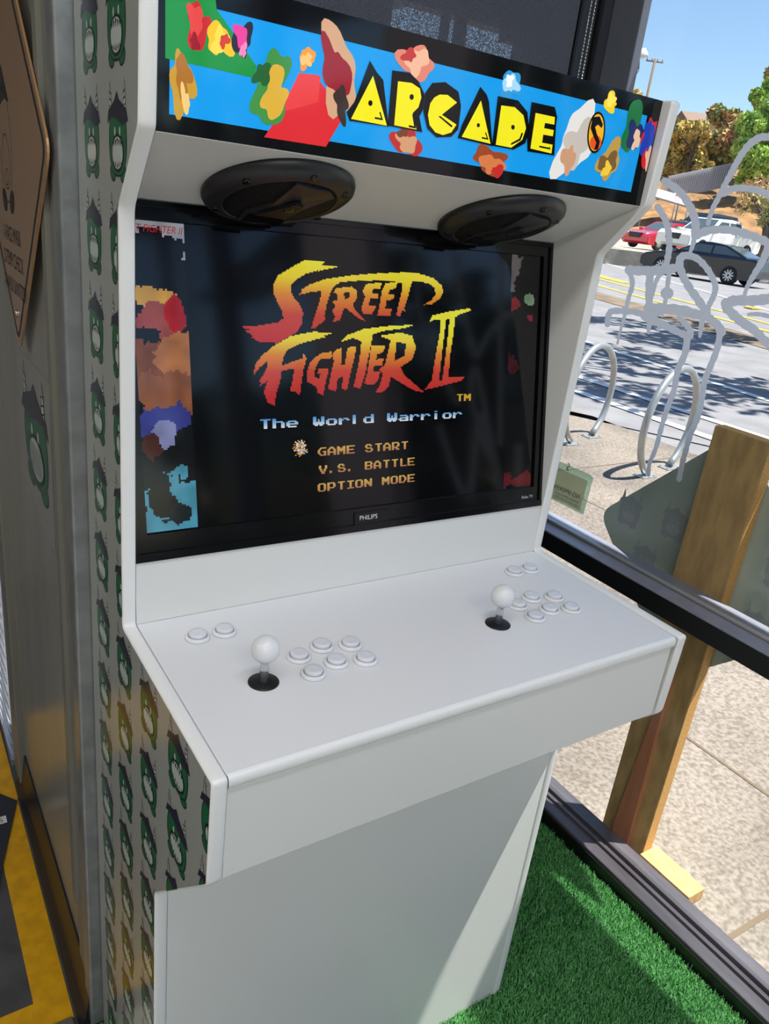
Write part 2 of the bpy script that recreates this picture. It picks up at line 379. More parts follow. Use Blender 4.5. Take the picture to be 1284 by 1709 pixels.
for x in (-A_+0.001, 0.3615):
    rows.append([(x, 0.009-0.007*math.sin(math.pi*k/8)**0.6, 1.0115+0.0088*math.cos(math.pi*k/8)) for k in range(9)])
mb.grid(rows); mb.build('edge_trim', TRIM, deck)
mb = MB(); mb.box(-A_+0.0005, 0.3605, 0.006, 0.024, 0.878, 1.0028, bev=0.001); mb.build('apron', WHITE, cab)
mb = MB(); mb.box(0.3607, A_-0.0006, 0.014, 0.33, 0.885, 1.016); mb.build('gap_shade_strip', DARKGAP, cab)  # dark strip standing in for the shade inside the gap
mb = MB(); mb.box(-A_+0.0005, A_-0.0005, 0.1865, 0.202, 0.0, 1.0033); mb.build('lower_panel', WHITE, cab)
mb = MB(); mb.prism([(0.331, 1.0205), (0.3378, 1.1085), (0.356, 1.1085), (0.349, 1.0205)], lambda a, b, t: (t, a, b), -A_+0.0005, A_-0.0005); mb.build('monitor_board', WHITE, cab)
MY = 0.262
mb = MB(); mb.box(-A_, A_, MY+0.0125, 0.497, 1.752, 1.7665); mb.build('top_board', WHITE, cab)
mb = MB(); mb.box(-A_, A_, 0.497, 0.51, 0.0, 1.752); mb.build('back_board', WHITE, cab)
# ---- speaker board and two speakers
F0 = Vector((0.2622, 1.6255)); F1 = Vector((0.452, 1.5478)); fd = (F1-F0).normalized(); fn_ = Vector((fd.y, -fd.x))   # fn_ points down and out
if fn_.y > 0: fn_ = -fn_
mb = MB(); mb.prism([F0, F1, F1-fn_*0.012, F0-fn_*0.012], lambda a, b, t: (t, a, b), -A_+0.0005, A_-0.0005)
sb = mb.build('speaker_board', WHITE, cab)
SPK = mat('speaker_plastic', (36, 37, 40), 0.38); SPKD = mat('speaker_mesh', (14, 14, 16), 0.55, metal=0.4); SPKG = mat('speaker_gloss', (9, 9, 10), 0.15); CONE = mat('speaker_cone', (70, 70, 68), 0.35, metal=0.3)
def speaker(cx):
    c2 = F0+fd*0.1045; M = frame((cx, c2.x, c2.y), (0, fn_.x, fn_.y), (1, 0, 0))
    L = lambda a, b, h=0: M @ Vector((a, b, h))
    dome = lambda r_: 0.0165+0.0075*(1-(r_/0.070)**2)
    mb = MB(); mb.lathe([(0.095, 0), (0.0955, 0.004), (0.0935, 0.009), (0.088, 0.0125), (0.074, 0.0175), (0.071, 0.0172), (0.0695, 0.013), (0.0685, 0.004)], M, 56)
    sp = mb.build('speaker', SPK, cab)
    mb = MB(); mb.lathe([(0.068, 0.004), (0.05, 0.006), (0.0, 0.007)], M, 40); mb.build('cone', CONE, sp)
    mb = MB(); R = 0.070     # domed grille of crossing wires
    for k in range(-24, 25):
        o_ = k*0.0029; hlf = math.sqrt(max(R*R-o_*o_, 0))
        if abs(o_) < R-0.001:
            for sw in (0, 1):
                pts = [(o_, -hlf+2*hlf*q/6) for q in range(7)]
                mb.tube([L(*(p if sw else p[::-1]), dome(math.hypot(*p))-0.001) for p in pts], 0.00085, 4)
    mb.build('grille', SPKD, sp)
    mb = MB()     # swept bridge with the tweeter pod
    mb.prism([(-0.012, 0.070), (0.040, 0.058), (0.052, 0.045), (0.022, 0.010), (0.018, -0.022), (0.032, -0.062), (-0.034, -0.061), (-0.040, -0.020), (-0.020, 0.018)], lambda a, b, t: L(a, b, dome(math.hypot(a, b)*0.97)+t), -0.003, 0.0035)
    br = mb.build('bridge', SPK, sp)
    mb = MB(); mb.prism([(-0.029, -0.055), (0.026, -0.056), (0.016, -0.024), (-0.034, -0.020)], lambda a, b, t: L(a, b, dome(math.hypot(a, b)*0.97)+t), 0.0035, 0.0048); mb.build('gloss_inlay', SPKG, br)
    mb = MB(); mb.prism([(-0.030, -0.012), (0.004, 0.034), (0.016, 0.030), (0.012, -0.014)], lambda a, b, t: L(a, b, dome(math.hypot(a, b)*0.97)+t), 0.0035, 0.0075); mb.build('tweeter', SPKD, br)
    mb = MB(); mb.lathe([(0.007, 0.024), (0.007, 0.0305), (0.004, 0.0295), (0, 0.0295)], frame(L(0.002, 0.016, 0), (0, fn_.x, fn_.y), (1, 0, 0)), 16); mb.build('tweeter_cap', SPKG, br)
    for a in (0.6, 1.5, 2.5, 3.7, 4.7, 5.8):
        mb = MB(); mb.lathe([(0.0048, 0.013), (0.0048, 0.0168), (0.002, 0.0162), (0, 0.0162)], frame(L(0.081*math.cos(a), 0.081*math.sin(a), 0), (0, fn_.x, fn_.y), (1, 0, 0)), 12)
        mb.build('screw_cap', SPKG, sp)
speaker(-0.182); speaker(0.182)
# ---- marquee
mb = MB(); mb.box(-A_+0.0008, A_-0.0008, MY, MY+0.012, 1.6262, 1.7675)
MQB = mat('marquee_black', (13, 13, 16), 0.07, spec=0.5)
mq = mb.build('marquee', MQB, cab)
INK = mat('marquee_print', (255, 255, 255), 0.07, attr='base', emit=0.32, spec=0.5)
mqn = [0]
def MQ(mb, pts, col, layer):
    P = []
    for (u, v) in pts:
        q = ony(u, v, MY); P.append((min(max(q.x, -0.363), 0.363), min(max(q.z, 1.630), 1.7665)))
    flat(mb, P, lambda a, b: (a, MY-0.0004-layer*0.000018, b), 0, lin(col))
def c1(*P): return [(240+x*0.405, y*0.405) for x, y in P]
def c2_(*P): return [(660+x*0.486, y*0.486) for x, y in P]
mb = MB()
bl = [(-0.352, 1.643), (0.340, 1.643), (0.340, 1.7445), (-0.352, 1.7425)]
flat(mb, bl, lambda a, b: (a, MY-0.0003, b), 0, lin((22, 150, 226)))
MQ(mb, c1((88, 0), (290, -60), (300, 40), (400, 180), (465, 275), (455, 322), (88, 240)), (30, 140, 62), 1)
MQ(mb, c1((640, 300), (730, 312), (725, 335), (830, 470), (750, 605), (495, 565), (575, 450)), (214, 44, 52), 1)
MQ(mb, c1((640, 300), (730, 312), (725, 335), (720, 420), (560, 465)), (226, 62, 64), 2)
mb.build('backdrop_print', INK, mq)
# plain colour bursts of about the size and colours of the printed artwork
mb = MB(); lay = [3]
def burst(u, v, ru, rv, cols, seed, rot=0.0):
    r = random.Random(seed)
    for k, col in enumerate(cols):
        sc_ = 1.0-0.30*k; n = 36; P = []; ox, oy = (r.uniform(-.2, .2)*ru*k, r.uniform(-.35, .35)*rv*k)
        ph = [r.uniform(0, 6.28) for _ in range(6)]; am = [0.16, 0.14, 0.10, 0.07, 0.05, 0.04]
        for j in range(n):
            a = 2*math.pi*j/n; q = sc_*(0.84+sum(am[i]*math.sin((i+2)*a+ph[i]) for i in range(6)))
            x, y = ru*q*math.cos(a), rv*q*math.sin(a); P.append((u+ox+x*math.cos(rot)-y*math.sin(rot), v+oy+x*math.sin(rot)+y*math.cos(rot)))
        MQ(mb, P, col, lay[0]); lay[0] += 1
burst(330, 46, 24, 40, [(196, 40, 44), (222, 70, 66), (150, 26, 40)], 1)
burst(366, 66, 24, 34, [(240, 190, 30), (250, 212, 70), (206, 60, 40)], 2)
burst(404, 66, 18, 34, [(40, 30, 50), (226, 60, 150), (240, 130, 180)], 3)
burst(303, 140, 22, 62, [(196, 150, 50), (170, 110, 40), (236, 196, 120)], 4, -0.15)
burst(452, 150, 36, 66, [(66, 140, 70), (214, 170, 60), (40, 96, 50)], 5, 0.25)
burst(512, 96, 15, 20, [(240, 150, 50), (250, 190, 110)], 6)
burst(566, 120, 34, 84, [(206, 160, 124), (150, 30, 40), (60, 44, 40)], 7, -0.2)
burst(694, 104, 30, 36, [(220, 130, 110), (236, 180, 150), (190, 60, 60)], 8)
burst(678, 236, 26, 30, [(180, 44, 44), (206, 150, 110), (120, 60, 40)], 9)
burst(852, 143, 20, 28, [(50, 150, 210), (160, 210, 236), (240, 250, 250)], 10)
burst(818, 268, 32, 26, [(150, 70, 40), (210, 120, 70), (196, 40, 40)], 11)
burst(960, 236, 34, 66, [(226, 222, 216), (196, 186, 176), (200, 150, 116)], 12, 0.3)
burst(1018, 172, 13, 18, [(244, 206, 40), (250, 226, 90)], 13)
burst(1016, 268, 22, 34, [(190, 150, 70), (120, 90, 50), (240, 200, 60)], 14, 0.3)
burst(1056, 210, 20, 44, [(24, 110, 54), (30, 40, 96), (230, 190, 160)], 15, 0.2)
burst(1084, 236, 15, 52, [(200, 34, 44), (30, 60, 170), (220, 176, 150)], 16, 0.15)
mb.build('artwork_bursts', INK, mq)
mb = MB(); K = (12, 12, 14); YL = (238, 226, 30); lay0 = lay[0]+1
def letter(cc, shadow, face, hole=None, hr=9, line=None):
    MQ(mb, cc(*shadow), K, lay0); MQ(mb, cc(*face), YL, lay0+1)
    if hole: MQ(mb, cc(*ellipse(*hole, hr*0.9, hr*1.2, 14)), K, lay0+2)
    if line: MQ(mb, cc(*line), K, lay0+2)
letter(c1, [(930, 250), (960, 300), (985, 330), (1008, 522), (846, 498), (834, 462), (866, 420)], [(943, 312), (1000, 518), (852, 490)], (932, 425), 10, [(950, 482), (976, 487), (968, 462), (974, 462), (984, 496), (950, 490)])
letter(c1, [(1022, 290), (1095, 300), (1130, 335), (1156, 390), (1150, 450), (1134, 480), (1146, 545), (1003, 518)], [(1046, 335), (1102, 342), (1136, 365), (1142, 402), (1130, 442), (1106, 466), (1122, 534), (1030, 516)], (1102, 400), 10, [(1090, 515), (1112, 520), (1104, 472), (1110, 470), (1120, 530), (1090, 524)])
letter(c2_, [(125, 285), (170, 282), (215, 315), (224, 365), (214, 445), (190, 470), (140, 472), (108, 442), (94, 382), (100, 320)], [(150, 325), (178, 326), (210, 352), (158, 394), (208, 428), (190, 455), (162, 464), (136, 455), (116, 430), (110, 395), (118, 355), (132, 335)], None, 0, [(152, 398), (195, 432), (191, 438), (146, 400)])
letter(c2_, [(290, 298), (312, 325), (320, 350), (332, 502), (212, 474), (226, 430)], [(292, 345), (325, 494), (226, 470)], (283, 430), 6, [(295, 470), (312, 474), (306, 455), (310, 455), (318, 480), (295, 476)])
letter(c2_, [(350, 330), (420, 345), (452, 385), (458, 450), (444, 492), (404, 514), (330, 500)], [(362, 362), (408, 368), (438, 396), (447, 440), (434, 480), (396, 507), (343, 497)], (402, 437), 7, [(395, 492), (424, 476), (432, 455), (437, 458), (428, 482), (396, 498)])
letter(c2_, [(466, 350), (546, 368), (554, 402), (550, 432), (544, 534), (452, 520), (450, 470)], [(480, 388), (546, 402), (544, 428), (512, 422), (509, 440), (542, 447), (539, 468), (506, 462), (502, 490), (538, 497), (534, 527), (462, 510)], None, 0, [(492, 500), (526, 507), (527, 501), (531, 514), (492, 506)])
mb.build('marquee_lettering', INK, mq)
mb = MB(); ly = lay0+4       # round emblem: black disc, orange ring field, black swirl
MQ(mb, c2_(*ellipse(688, 455, 30, 72, 28, 0.12)), (14, 14, 14), ly); MQ(mb, c2_(*ellipse(688, 455, 25, 64, 28, 0.12)), (242, 176, 28), ly+1)
MQ(mb, c2_(*ellipse(686, 490, 20, 26, 20, 0.1)), (226, 84, 34), ly+2)
MQ(mb, c2_((676, 402), (700, 400), (711, 428), (706, 440), (694, 428), (684, 436), (690, 460), (700, 486), (694, 512), (680, 516), (688, 490), (678, 468), (668, 440)), (14, 14, 14), ly+3)
mb.build('round_emblem', INK, mq)

# ---- monitor
TB = Vector((0.3383, 1.1094)); TT = Vector((0.4304, 1.5551)); td = (TT-TB).normalized(); tn = Vector((-td.y, td.x))  # tn points out of the screen
if tn.x > 0: tn = -tn
def TV(x, s, h=0.0): q = TB+td*s+tn*h; return Vector((x, q.x, q.y))
def tvpix(u, v):
    q = onplane(u, v, (0, TB.x, TB.y), (0, tn.x, tn.y)); return q.x, (Vector((q.y, q.z))-TB).dot(td)
H = 0.455; W2 = 0.3666
mb = MB()
def frm(x0, x1, s0, s1, h0, h1, m=0): mb.prism([(x0, s0), (x1, s0), (x1, s1), (x0, s1)], lambda a, b, t: TV(a, b, t), h0, h1, m)
frm(-W2, W2, 0, H, -0.05, -0.006)
frm(-W2, W2, 0.0, 0.036, -0.006, 0.0); frm(-W2, W2, 0.4335, H, -0.006, 0.0); frm(-W2, -0.3485, 0.036, 0.4335, -0.006, 0); frm(0.3485, W2, 0.036, 0.4335, -0.006, 0)
mon = mb.build('monitor', BLACKG, cab)
mb = MB(); frm(-W2, W2, 0.0, 0.011, 0.0, 0.0035); frm(-W2, W2, H-0.006, H, 0, 0.003); frm(-W2, -W2+0.006, 0.011, H-0.006, 0, 0.003); frm(W2-0.006, W2, 0.011, H-0.006, 0, 0.003); frm(-0.03, 0.035, 0.011, 0.03, 0, 0.002)
mb.build('outer_bezel', BLACKG, mon)
SCR = mat('lcd_screen', (6, 6, 9), 0.08, spec=0.5)
mb = MB(); flat(mb, [(-0.3485, 0.036), (0.3485, 0.036), (0.3485, 0.4335), (-0.3485, 0.4335)], lambda a, b: TV(a, b, -0.0048)); scr = mb.build('screen', SCR, mon)
GLOW = mat('screen_pixels', (6, 6, 8), 0.08, attr='emit', emit=0.58, spec=0.5)
HS = -0.0046
def c7(*P): return [(400+x*0.3271, 420+y*0.3271) for x, y in P]
PX, PY = 0.00206, 0.00176
def raster(groups, colf, mb):
    """fill outlines (even-odd) on the game's pixel grid, row by row"""
    for grp in groups:
        loops = [[tvpix(*p) for p in c7(*g)] for g in grp]
        s0 = min(p[1] for l in loops for p in l); s1 = max(p[1] for l in loops for p in l)
        for k in range(int(s0/PY), int(s1/PY)+1):
            sy = (k+0.5)*PY; xs = []
            for l in loops:
                for a, b in zip(l, l[1:]+l[:1]):
                    if (a[1] <= sy) != (b[1] <= sy): xs.append(a[0]+(b[0]-a[0])*(sy-a[1])/(b[1]-a[1]))
            xs.sort()
            for a, b in zip(xs[0::2], xs[1::2]):
                a = round(a/PX)*PX; b = round(b/PX)*PX
                if b > a: mb.poly([TV(a, k*PY, HS), TV(b, k*PY, HS), TV(b, (k+1)*PY, HS), TV(a, (k+1)*PY, HS)], 0, colf(sy))
def ramp(t, stops):
    for (a, ca), (b, cb) in zip(stops, stops[1:]):
        if t <= b: q = max(0, min(1, (t-a)/(b-a))); return tuple(x+(y-x)*q for x, y in zip(ca, cb))
    return stops[-1][1]
FIRE = [(0, lin((196, 44, 48))), (0.35, lin((204, 70, 50))), (0.6, lin((226, 140, 46))), (0.8, lin((240, 216, 50))), (1, lin((240, 234, 60)))]
top1 = [[(515, 78), (430, 66), (440, 50), (340, 42), (270, 80), (205, 120), (180, 165), (182, 215), (205, 265), (225, 300), (230, 340), (205, 360), (100, 378), (10, 383), (60, 398), (35, 402), (75, 430), (65, 436), (110, 462), (200, 466), (250, 440), (300, 410), (325, 370), (332, 310), (315, 270), (285, 235), (270, 200), (272, 165), (300, 140), (350, 110), (420, 92), (400, 100), (470, 84)]]
st = [top1,
 [[(305, 222), (330, 195), (310, 200), (370, 165), (440, 140), (560, 122), (700, 110), (830, 105), (930, 112), (1000, 135), (1040, 170), (1050, 205), (1030, 240), (990, 268), (945, 272), (985, 250), (1010, 220), (1005, 185), (980, 165), (940, 152), (890, 148), (880, 185), (865, 240), (850, 290), (858, 305), (838, 300), (828, 328), (808, 325), (820, 270), (835, 210), (840, 160), (800, 150), (690, 146), (600, 148), (520, 155), (485, 180), (470, 215), (455, 260), (440, 330), (446, 342), (428, 360), (385, 400), (390, 380), (375, 392), (390, 330), (410, 270), (425, 220), (420, 200), (370, 205), (330, 215)]],
 [[(500, 185), (580, 178), (605, 195), (610, 235), (585, 265), (600, 300), (650, 355), (625, 345), (590, 320), (555, 290), (540, 290), (520, 350), (480, 360), (495, 330), (480, 300), (500, 280), (480, 255), (510, 245), (505, 215), (490, 205)], [(540, 210), (570, 205), (572, 230), (545, 245)]],
 [[(655, 165), (735, 155), (725, 190), (690, 190), (685, 212), (720, 212), (712, 240), (675, 240), (665, 275), (705, 275), (695, 300), (680, 320), (640, 318), (630, 290), (645, 240), (650, 225), (635, 205)]],
 [[(755, 160), (815, 152), (805, 190), (775, 190), (768, 215), (800, 215), (793, 245), (760, 245), (752, 290), (785, 290), (780, 325), (712, 325), (725, 260), (735, 200)]]]
ft = [[[(80, 630), (85, 580), (120, 530), (190, 475), (270, 430), (350, 415), (400, 405), (410, 412), (490, 412), (420, 435), (460, 432), (330, 465), (250, 500), (230, 540), (225, 580), (330, 545), (335, 515), (345, 540), (310, 590), (220, 610), (215, 660), (195, 720), (185, 785), (150, 770), (130, 720), (150, 660), (95, 695), (120, 670), (105, 665), (145, 600), (150, 560), (110, 590), (90, 615)]],
 [[(300, 570), (350, 540), (335, 600), (325, 660), (315, 740), (295, 715), (265, 715), (280, 650), (285, 600)]],
 [[(480, 510), (475, 545), (420, 550), (395, 590), (390, 640), (415, 650), (420, 625), (405, 620), (410, 600), (465, 600), (450, 650), (435, 735), (405, 720), (400, 690), (355, 665), (350, 620), (370, 560), (420, 520)]],
 [[(500, 500), (530, 490), (525, 580), (545, 575), (560, 490), (605, 480), (590, 560), (570, 640), (555, 710), (530, 700), (535, 640), (510, 645), (500, 715), (460, 700), (475, 620), (490, 560), (480, 530)]],
 [[(520, 460), (560, 425), (640, 395), (760, 380), (908, 372), (850, 390), (740, 405), (690, 420), (680, 470), (665, 540), (650, 620), (625, 700), (590, 690), (610, 600), (625, 520), (630, 460), (590, 440), (545, 455)]],
 [[(680, 480), (750, 480), (745, 510), (710, 525), (705, 550), (745, 545), (735, 580), (695, 585), (690, 610), (725, 615), (715, 660), (690, 680), (645, 675), (660, 620), (670, 560)]],
 [[(720, 430), (830, 412), (890, 430), (910, 490), (890, 550), (830, 590), (850, 630), (950, 718), (900, 710), (800, 650), (780, 640), (770, 690), (740, 715), (700, 722), (725, 680), (740, 620), (720, 600), (750, 580), (765, 520), (780, 450)], [(810, 460), (860, 470), (850, 530), (800, 560)]],
 [[(975, 360), (995, 325), (1080, 305), (1185, 288), (1190, 300), (1130, 320), (1110, 335), (1100, 420), (1085, 520), (1075, 640), (1160, 640), (1140, 660), (1060, 680), (980, 700), (950, 705), (990, 660), (1000, 590), (1015, 500), (1030, 420), (1035, 350), (1010, 345)], [(1064, 345), (1082, 342), (1068, 470), (1044, 655), (1026, 662), (1042, 520), (1054, 420)]]]
mb = MB()
sA = [tvpix(*p)[1] for p in c7((340, 42), (200, 466))]; raster(st, lambda s: ramp((s-sA[1])/(sA[0]-sA[1]), FIRE), mb)
sB = [tvpix(*p)[1] for p in c7((640, 385), (640, 725))]; raster(ft, lambda s: ramp((s-sB[1])/(sB[0]-sB[1]), FIRE), mb)
mb.build('title_lettering', GLOW, scr)
FONT = {'G': '3e 60 c0 ce c6 66 3e', 'A': '38 6c c6 c6 fe c6 c6', 'M': 'c6 ee fe fe d6 c6 c6', 'E': 'fe c0 c0 fc c0 c0 fe', 'S': '78 cc c0 7c 06 c6 7c', 'T': '7e 18 18 18 18 18 18',
 'R': 'fc c6 c6 ce f8 dc ce', 'V': 'c6 c6 c6 6c 6c 38 38', '.': '00 00 00 00 00 60 60', 'B': 'fc c6 c6 fc c6 c6 fc', 'L': '60 60 60 60 60 60 7e', 'O': '7c c6 c6 c6 c6 c6 7c', 'P': 'fc c6 c6 c6 fc c0 c0',
 'I': '7e 18 18 18 18 18 7e', 'N': 'c6 e6 f6 fe de ce c6', 'D': 'f8 cc c6 c6 c6 cc f8', 'W': 'c6 c6 d6 d6 fe fe 6c', 'h': 'c0 c0 fc c6 c6 c6 c6', 'e': '00 00 7c c6 fe c0 7c', 'o': '00 00 7c c6 c6 c6 7c',
 'r': '00 00 dc e6 c0 c0 c0', 'l': '60 60 60 60 60 60 60', 'd': '06 06 7e c6 c6 c6 7e', 'a': '00 00 7c 06 7e c6 7e', 'i': '30 00 30 30 30 30 30', ' ': '00 00 00 00 00 00 00'}
def ptext(mb, s, x0, x1, s0, s1, colf):
    pw = (x1-x0)/(len(s)*8-1); ph = (s1-s0)/7
    for i, ch in enumerate(s):
        for r_, hx in enumerate(FONT[ch].split()):
            bits = int(hx, 16)
            for c_ in range(8):
                if bits >> (7-c_) & 1:
                    a = x0+(i*8+c_)*pw; b = s1-(r_+1)*ph; mb.poly([TV(a, b, HS), TV(a+pw*1.02, b, HS), TV(a+pw*1.02, b+ph*1.02, HS), TV(a, b+ph*1.02, HS)], 0, colf(r_/6))
mb = MB(); sky_ = lambda t: ramp(t, [(0, lin((90, 160, 226))), (0.5, lin((150, 196, 236))), (1, lin((228, 236, 246)))])
xa, sa = tvpix(434, 718); xb, sb_ = tvpix(774, 700); ptext(mb, 'The World Warrior', xa, xb, sa+0.001, sa+0.0145, sky_)
gold = lambda t: ramp(t, [(0, lin((216, 176, 90))), (1, lin((190, 130, 84)))])
for txt, (u0, v0), (u1, v1) in (('GAME START', (533, 762), (684, 751)), ('V.S. BATTLE', (535, 792), (695, 779)), ('OPTION MODE', (533, 822), (695, 808))):
    xa, sa = tvpix(u0, v0); xb, _ = tvpix(u1, v1); ptext(mb, txt, xa, xb, sa, sa+0.0125, gold)
xa, sa = tvpix(764, 670); xb, _ = tvpix(789, 668); ptext(mb, 'TM', xa, xb, sa, sa+0.0115, lambda t: lin((214, 170, 50)))
mb.build('menu_lettering', GLOW, scr)
mb = MB(); r = random.Random(3); xa, sa = tvpix(491, 764); pal = [lin(c) for c in ((236, 236, 236), (226, 160, 50), (120, 70, 40), (150, 190, 220))]
for i in range(13):
    for k in range(15):
        if math.hypot((i-6)/6.5, (k-7)/7.5) < 0.55+0.5*r.random():
            mb.poly([TV(xa+i*PX, sa+k*PY, HS), TV(xa+(i+1)*PX, sa+k*PY, HS), TV(xa+(i+1)*PX, sa+(k+1)*PY, HS), TV(xa+i*PX, sa+(k+1)*PY, HS)], 0, pal[r.choice((0, 0, 1, 1, 2, 3))])
mb.build('menu_cursor', GLOW, scr)
# side artwork on the screen: generic painted colour fields in place of the game's pictures
def paint_strip(name, x0, x1, fields, base_, seed, n=46):
    mb = MB(); nx = int((x1-x0)/0.0026); ny = int(0.396/0.0026); r = np.random.default_rng(seed)
    def smooth(k):
        g = r.random((ny//k+3, nx//k+3)); yy = np.arange(ny)/k; xx = np.arange(nx)/k; iy = yy.astype(int); ix = xx.astype(int); fy = (yy-iy)[:, None]; fx = (xx-ix)[None, :]
        return g[iy][:, ix]*(1-fy)*(1-fx)+g[iy+1][:, ix]*fy*(1-fx)+g[iy][:, ix+1]*(1-fy)*fx+g[iy+1][:, ix+1]*fy*fx
    N1, N2, N3 = smooth(10), smooth(5), smooth(2)
    for j in range(ny):
        for i in range(nx):
            X, Y = (i+0.5)/nx, (j+0.5)/ny; col = base_
            for (cx, cy, rx, ry, cc, amp) in fields:
                d = math.hypot((X-cx)/rx, (Y-cy)/ry)+amp*(N1[j, i]-0.5)*1.4+amp*(N2[j, i]-0.5)+0.5*amp*(N3[j, i]-0.5)
                if d < 1: col = cc
            k = 0.72+0.5*N2[j, i]; c = tuple(a*k for a in lin(col))
            a, b = x0+i*0.0026, 0.0375+j*0.0026; mb.poly([TV(a, b, HS), TV(a+0.0026, b, HS), TV(a+0.0026, b+0.0026, HS), TV(a, b+0.0026, HS)], 0, c)
    return mb.build(name, GLOW, scr)
paint_strip('left_artwork', -0.3475, -0.277, [(0.55, 0.97, 0.9, 0.09, (150, 156, 164), 0.3), (0.42, 0.87, 0.5, 0.11, (8, 8, 10), 0.4), (0.40, 0.765, 0.36, 0.035, (196, 150, 70), 0.5), (0.42, 0.70, 0.36, 0.055, (150, 70, 66), 0.6), (0.72, 0.72, 0.16, 0.05, (170, 26, 34), 0.6),
  (0.15, 0.56, 0.42, 0.08, (122, 66, 42), 0.6), (0.78, 0.57, 0.36, 0.07, (176, 112, 66), 0.5), (0.6, 0.45, 0.6, 0.07, (140, 84, 54), 0.6), (0.40, 0.36, 0.55, 0.055, (56, 60, 140), 0.7), (0.5, 0.33, 0.22, 0.04, (130, 134, 180), 0.8), (0.1, 0.28, 0.2, 0.04, (74, 34, 26), 0.9), (0.55, 0.08, 0.75, 0.12, (74, 150, 176), 0.7), (0.3, 0.13, 0.25, 0.07, (12, 14, 18), 0.9), (0.7, 0.05, 0.2, 0.03, (20, 30, 36), 0.9)], (10, 10, 13), 11)
paint_strip('right_artwork', 0.280, 0.3475, [(0.1, 0.93, 0.5, 0.1, (90, 84, 84), 0.5), (0.6, 0.85, 0.5, 0.16, (8, 8, 10), 0.4), (0.7, 0.82, 0.18, 0.025, (110, 140, 110), 0.6), (0.12, 0.80, 0.2, 0.035, (120, 30, 34), 0.7), (0.75, 0.74, 0.15, 0.02, (120, 26, 50), 0.7), (0.12, 0.55, 0.2, 0.05, (60, 20, 24), 0.9), (0.5, 0.03, 0.5, 0.03, (90, 20, 26), 0.8)], (7, 7, 9), 12)
mb = MB(); put_text(mb, 'STREET FIGHTER II', 0.0125, lambda a, b: TV(-0.3685+a, 0.4195+b, HS+0.0003), 0, lin((176, 30, 34)), sx=0.86, shear=0.25); mb.build('artwork_caption', GLOW, scr)
LOGO = mat('silver_logo', (215, 215, 218), 0.3)
mb = MB(); put_text(mb, 'PHILIPS', 0.0105, lambda a, b: TV(-0.0045+a, 0.0175+b, 0.0022), align='CENTER'); mb.build('maker_logo', LOGO, mon)
mb = MB(); put_text(mb, 'Roku TV', 0.0075, lambda a, b: TV(0.320+a, 0.0165+b, 0.0002)); mb.build('system_logo', LOGO, mon)

# ---- buttons and joysticks
BTN = mat('white_button_plastic', (228, 228, 230), 0.2); BTNW = mat('pearl_plunger', (222, 224, 230), 0.16)
DZ = 1.0207
def button(x, y, proto):
    if proto is None:
        mb = MB(); mb.lathe([(0.0168, 0), (0.0168, 0.0025), (0.0155, 0.0045), (0.0135, 0.005), (0.0128, 0.004), (0.0126, 0.001)], frame((x, y, DZ), (0, 0, 1)), 32); b = mb.build('button', BTN, None, (x, y, DZ)); b.parent = cab; b.location = Vector((x, y, DZ))-cab.location
        mb = MB(); mb.lathe([(0.0118, 0.001), (0.0118, 0.0078), (0.0108, 0.0092), (0.006, 0.0086), (0, 0.0084)], frame((0, 0, 0), (0, 0, 1)), 32); p = mb.build('plunger', BTNW, None); p.parent = b; p.location = (0, 0, 0)
        return b
    b = proto.copy(); COL.objects.link(b); b.location = Vector((x, y, DZ))-cab.location
    for ch in list(proto.children): c = ch.copy(); COL.objects.link(c); c.parent = b
    return b
BP = [(-0.3037, 0.2693), (-0.2658, 0.2693), (-0.1998, 0.1752), (-0.1601, 0.1858), (-0.1211, 0.175), (-0.2001, 0.1337), (-0.1603, 0.1453), (-0.121, 0.1352), (0.1868, 0.1746), (0.2265, 0.1861), (0.2657, 0.174), (0.1875, 0.1356), (0.2267, 0.1444), (0.2645, 0.1341), (0.2632, 0.2703), (0.2994, 0.2698)]
b0 = None
for x, y in BP:
    q = button(x, y, b0); b0 = b0 or q
STEEL = mat('steel_shaft', (200, 200, 205), 0.18, metal=0.8)
def joystick(x, y, proto=None):
    if proto is None:
        I = frame((0, 0, 0), (0, 0, 1))
        mb = MB(); mb.lathe([(0.0055, 0.001), (0.0055, 0.034), (0.004, 0.036)], I, 20); j = mb.build('joystick', STEEL, None); j.parent = cab; j.location = Vector((x, y, DZ))-cab.location
        mb = MB(); mb.lathe([(0.0195, 0.0), (0.0195, 0.0008), (0.0182, 0.0016), (0.006, 0.0022)], I, 40); q = mb.build('dust_washer', BLACKM, None); q.parent = j
        mb = MB(); mb.lathe([(0.0178*math.sin(math.pi*k/20), 0.0475-0.0178*math.cos(math.pi*k/20)) for k in range(21)], I, 40); q = mb.build('ball_top', BTN, None); q.parent = j
        return j
    j = proto.copy(); COL.objects.link(j); j.location = Vector((x, y, DZ))-cab.location
    for ch in list(proto.children): c = ch.copy(); COL.objects.link(c); c.parent = j
j0 = joystick(-0.2649, 0.1427); joystick(0.1183, 0.1432, j0)

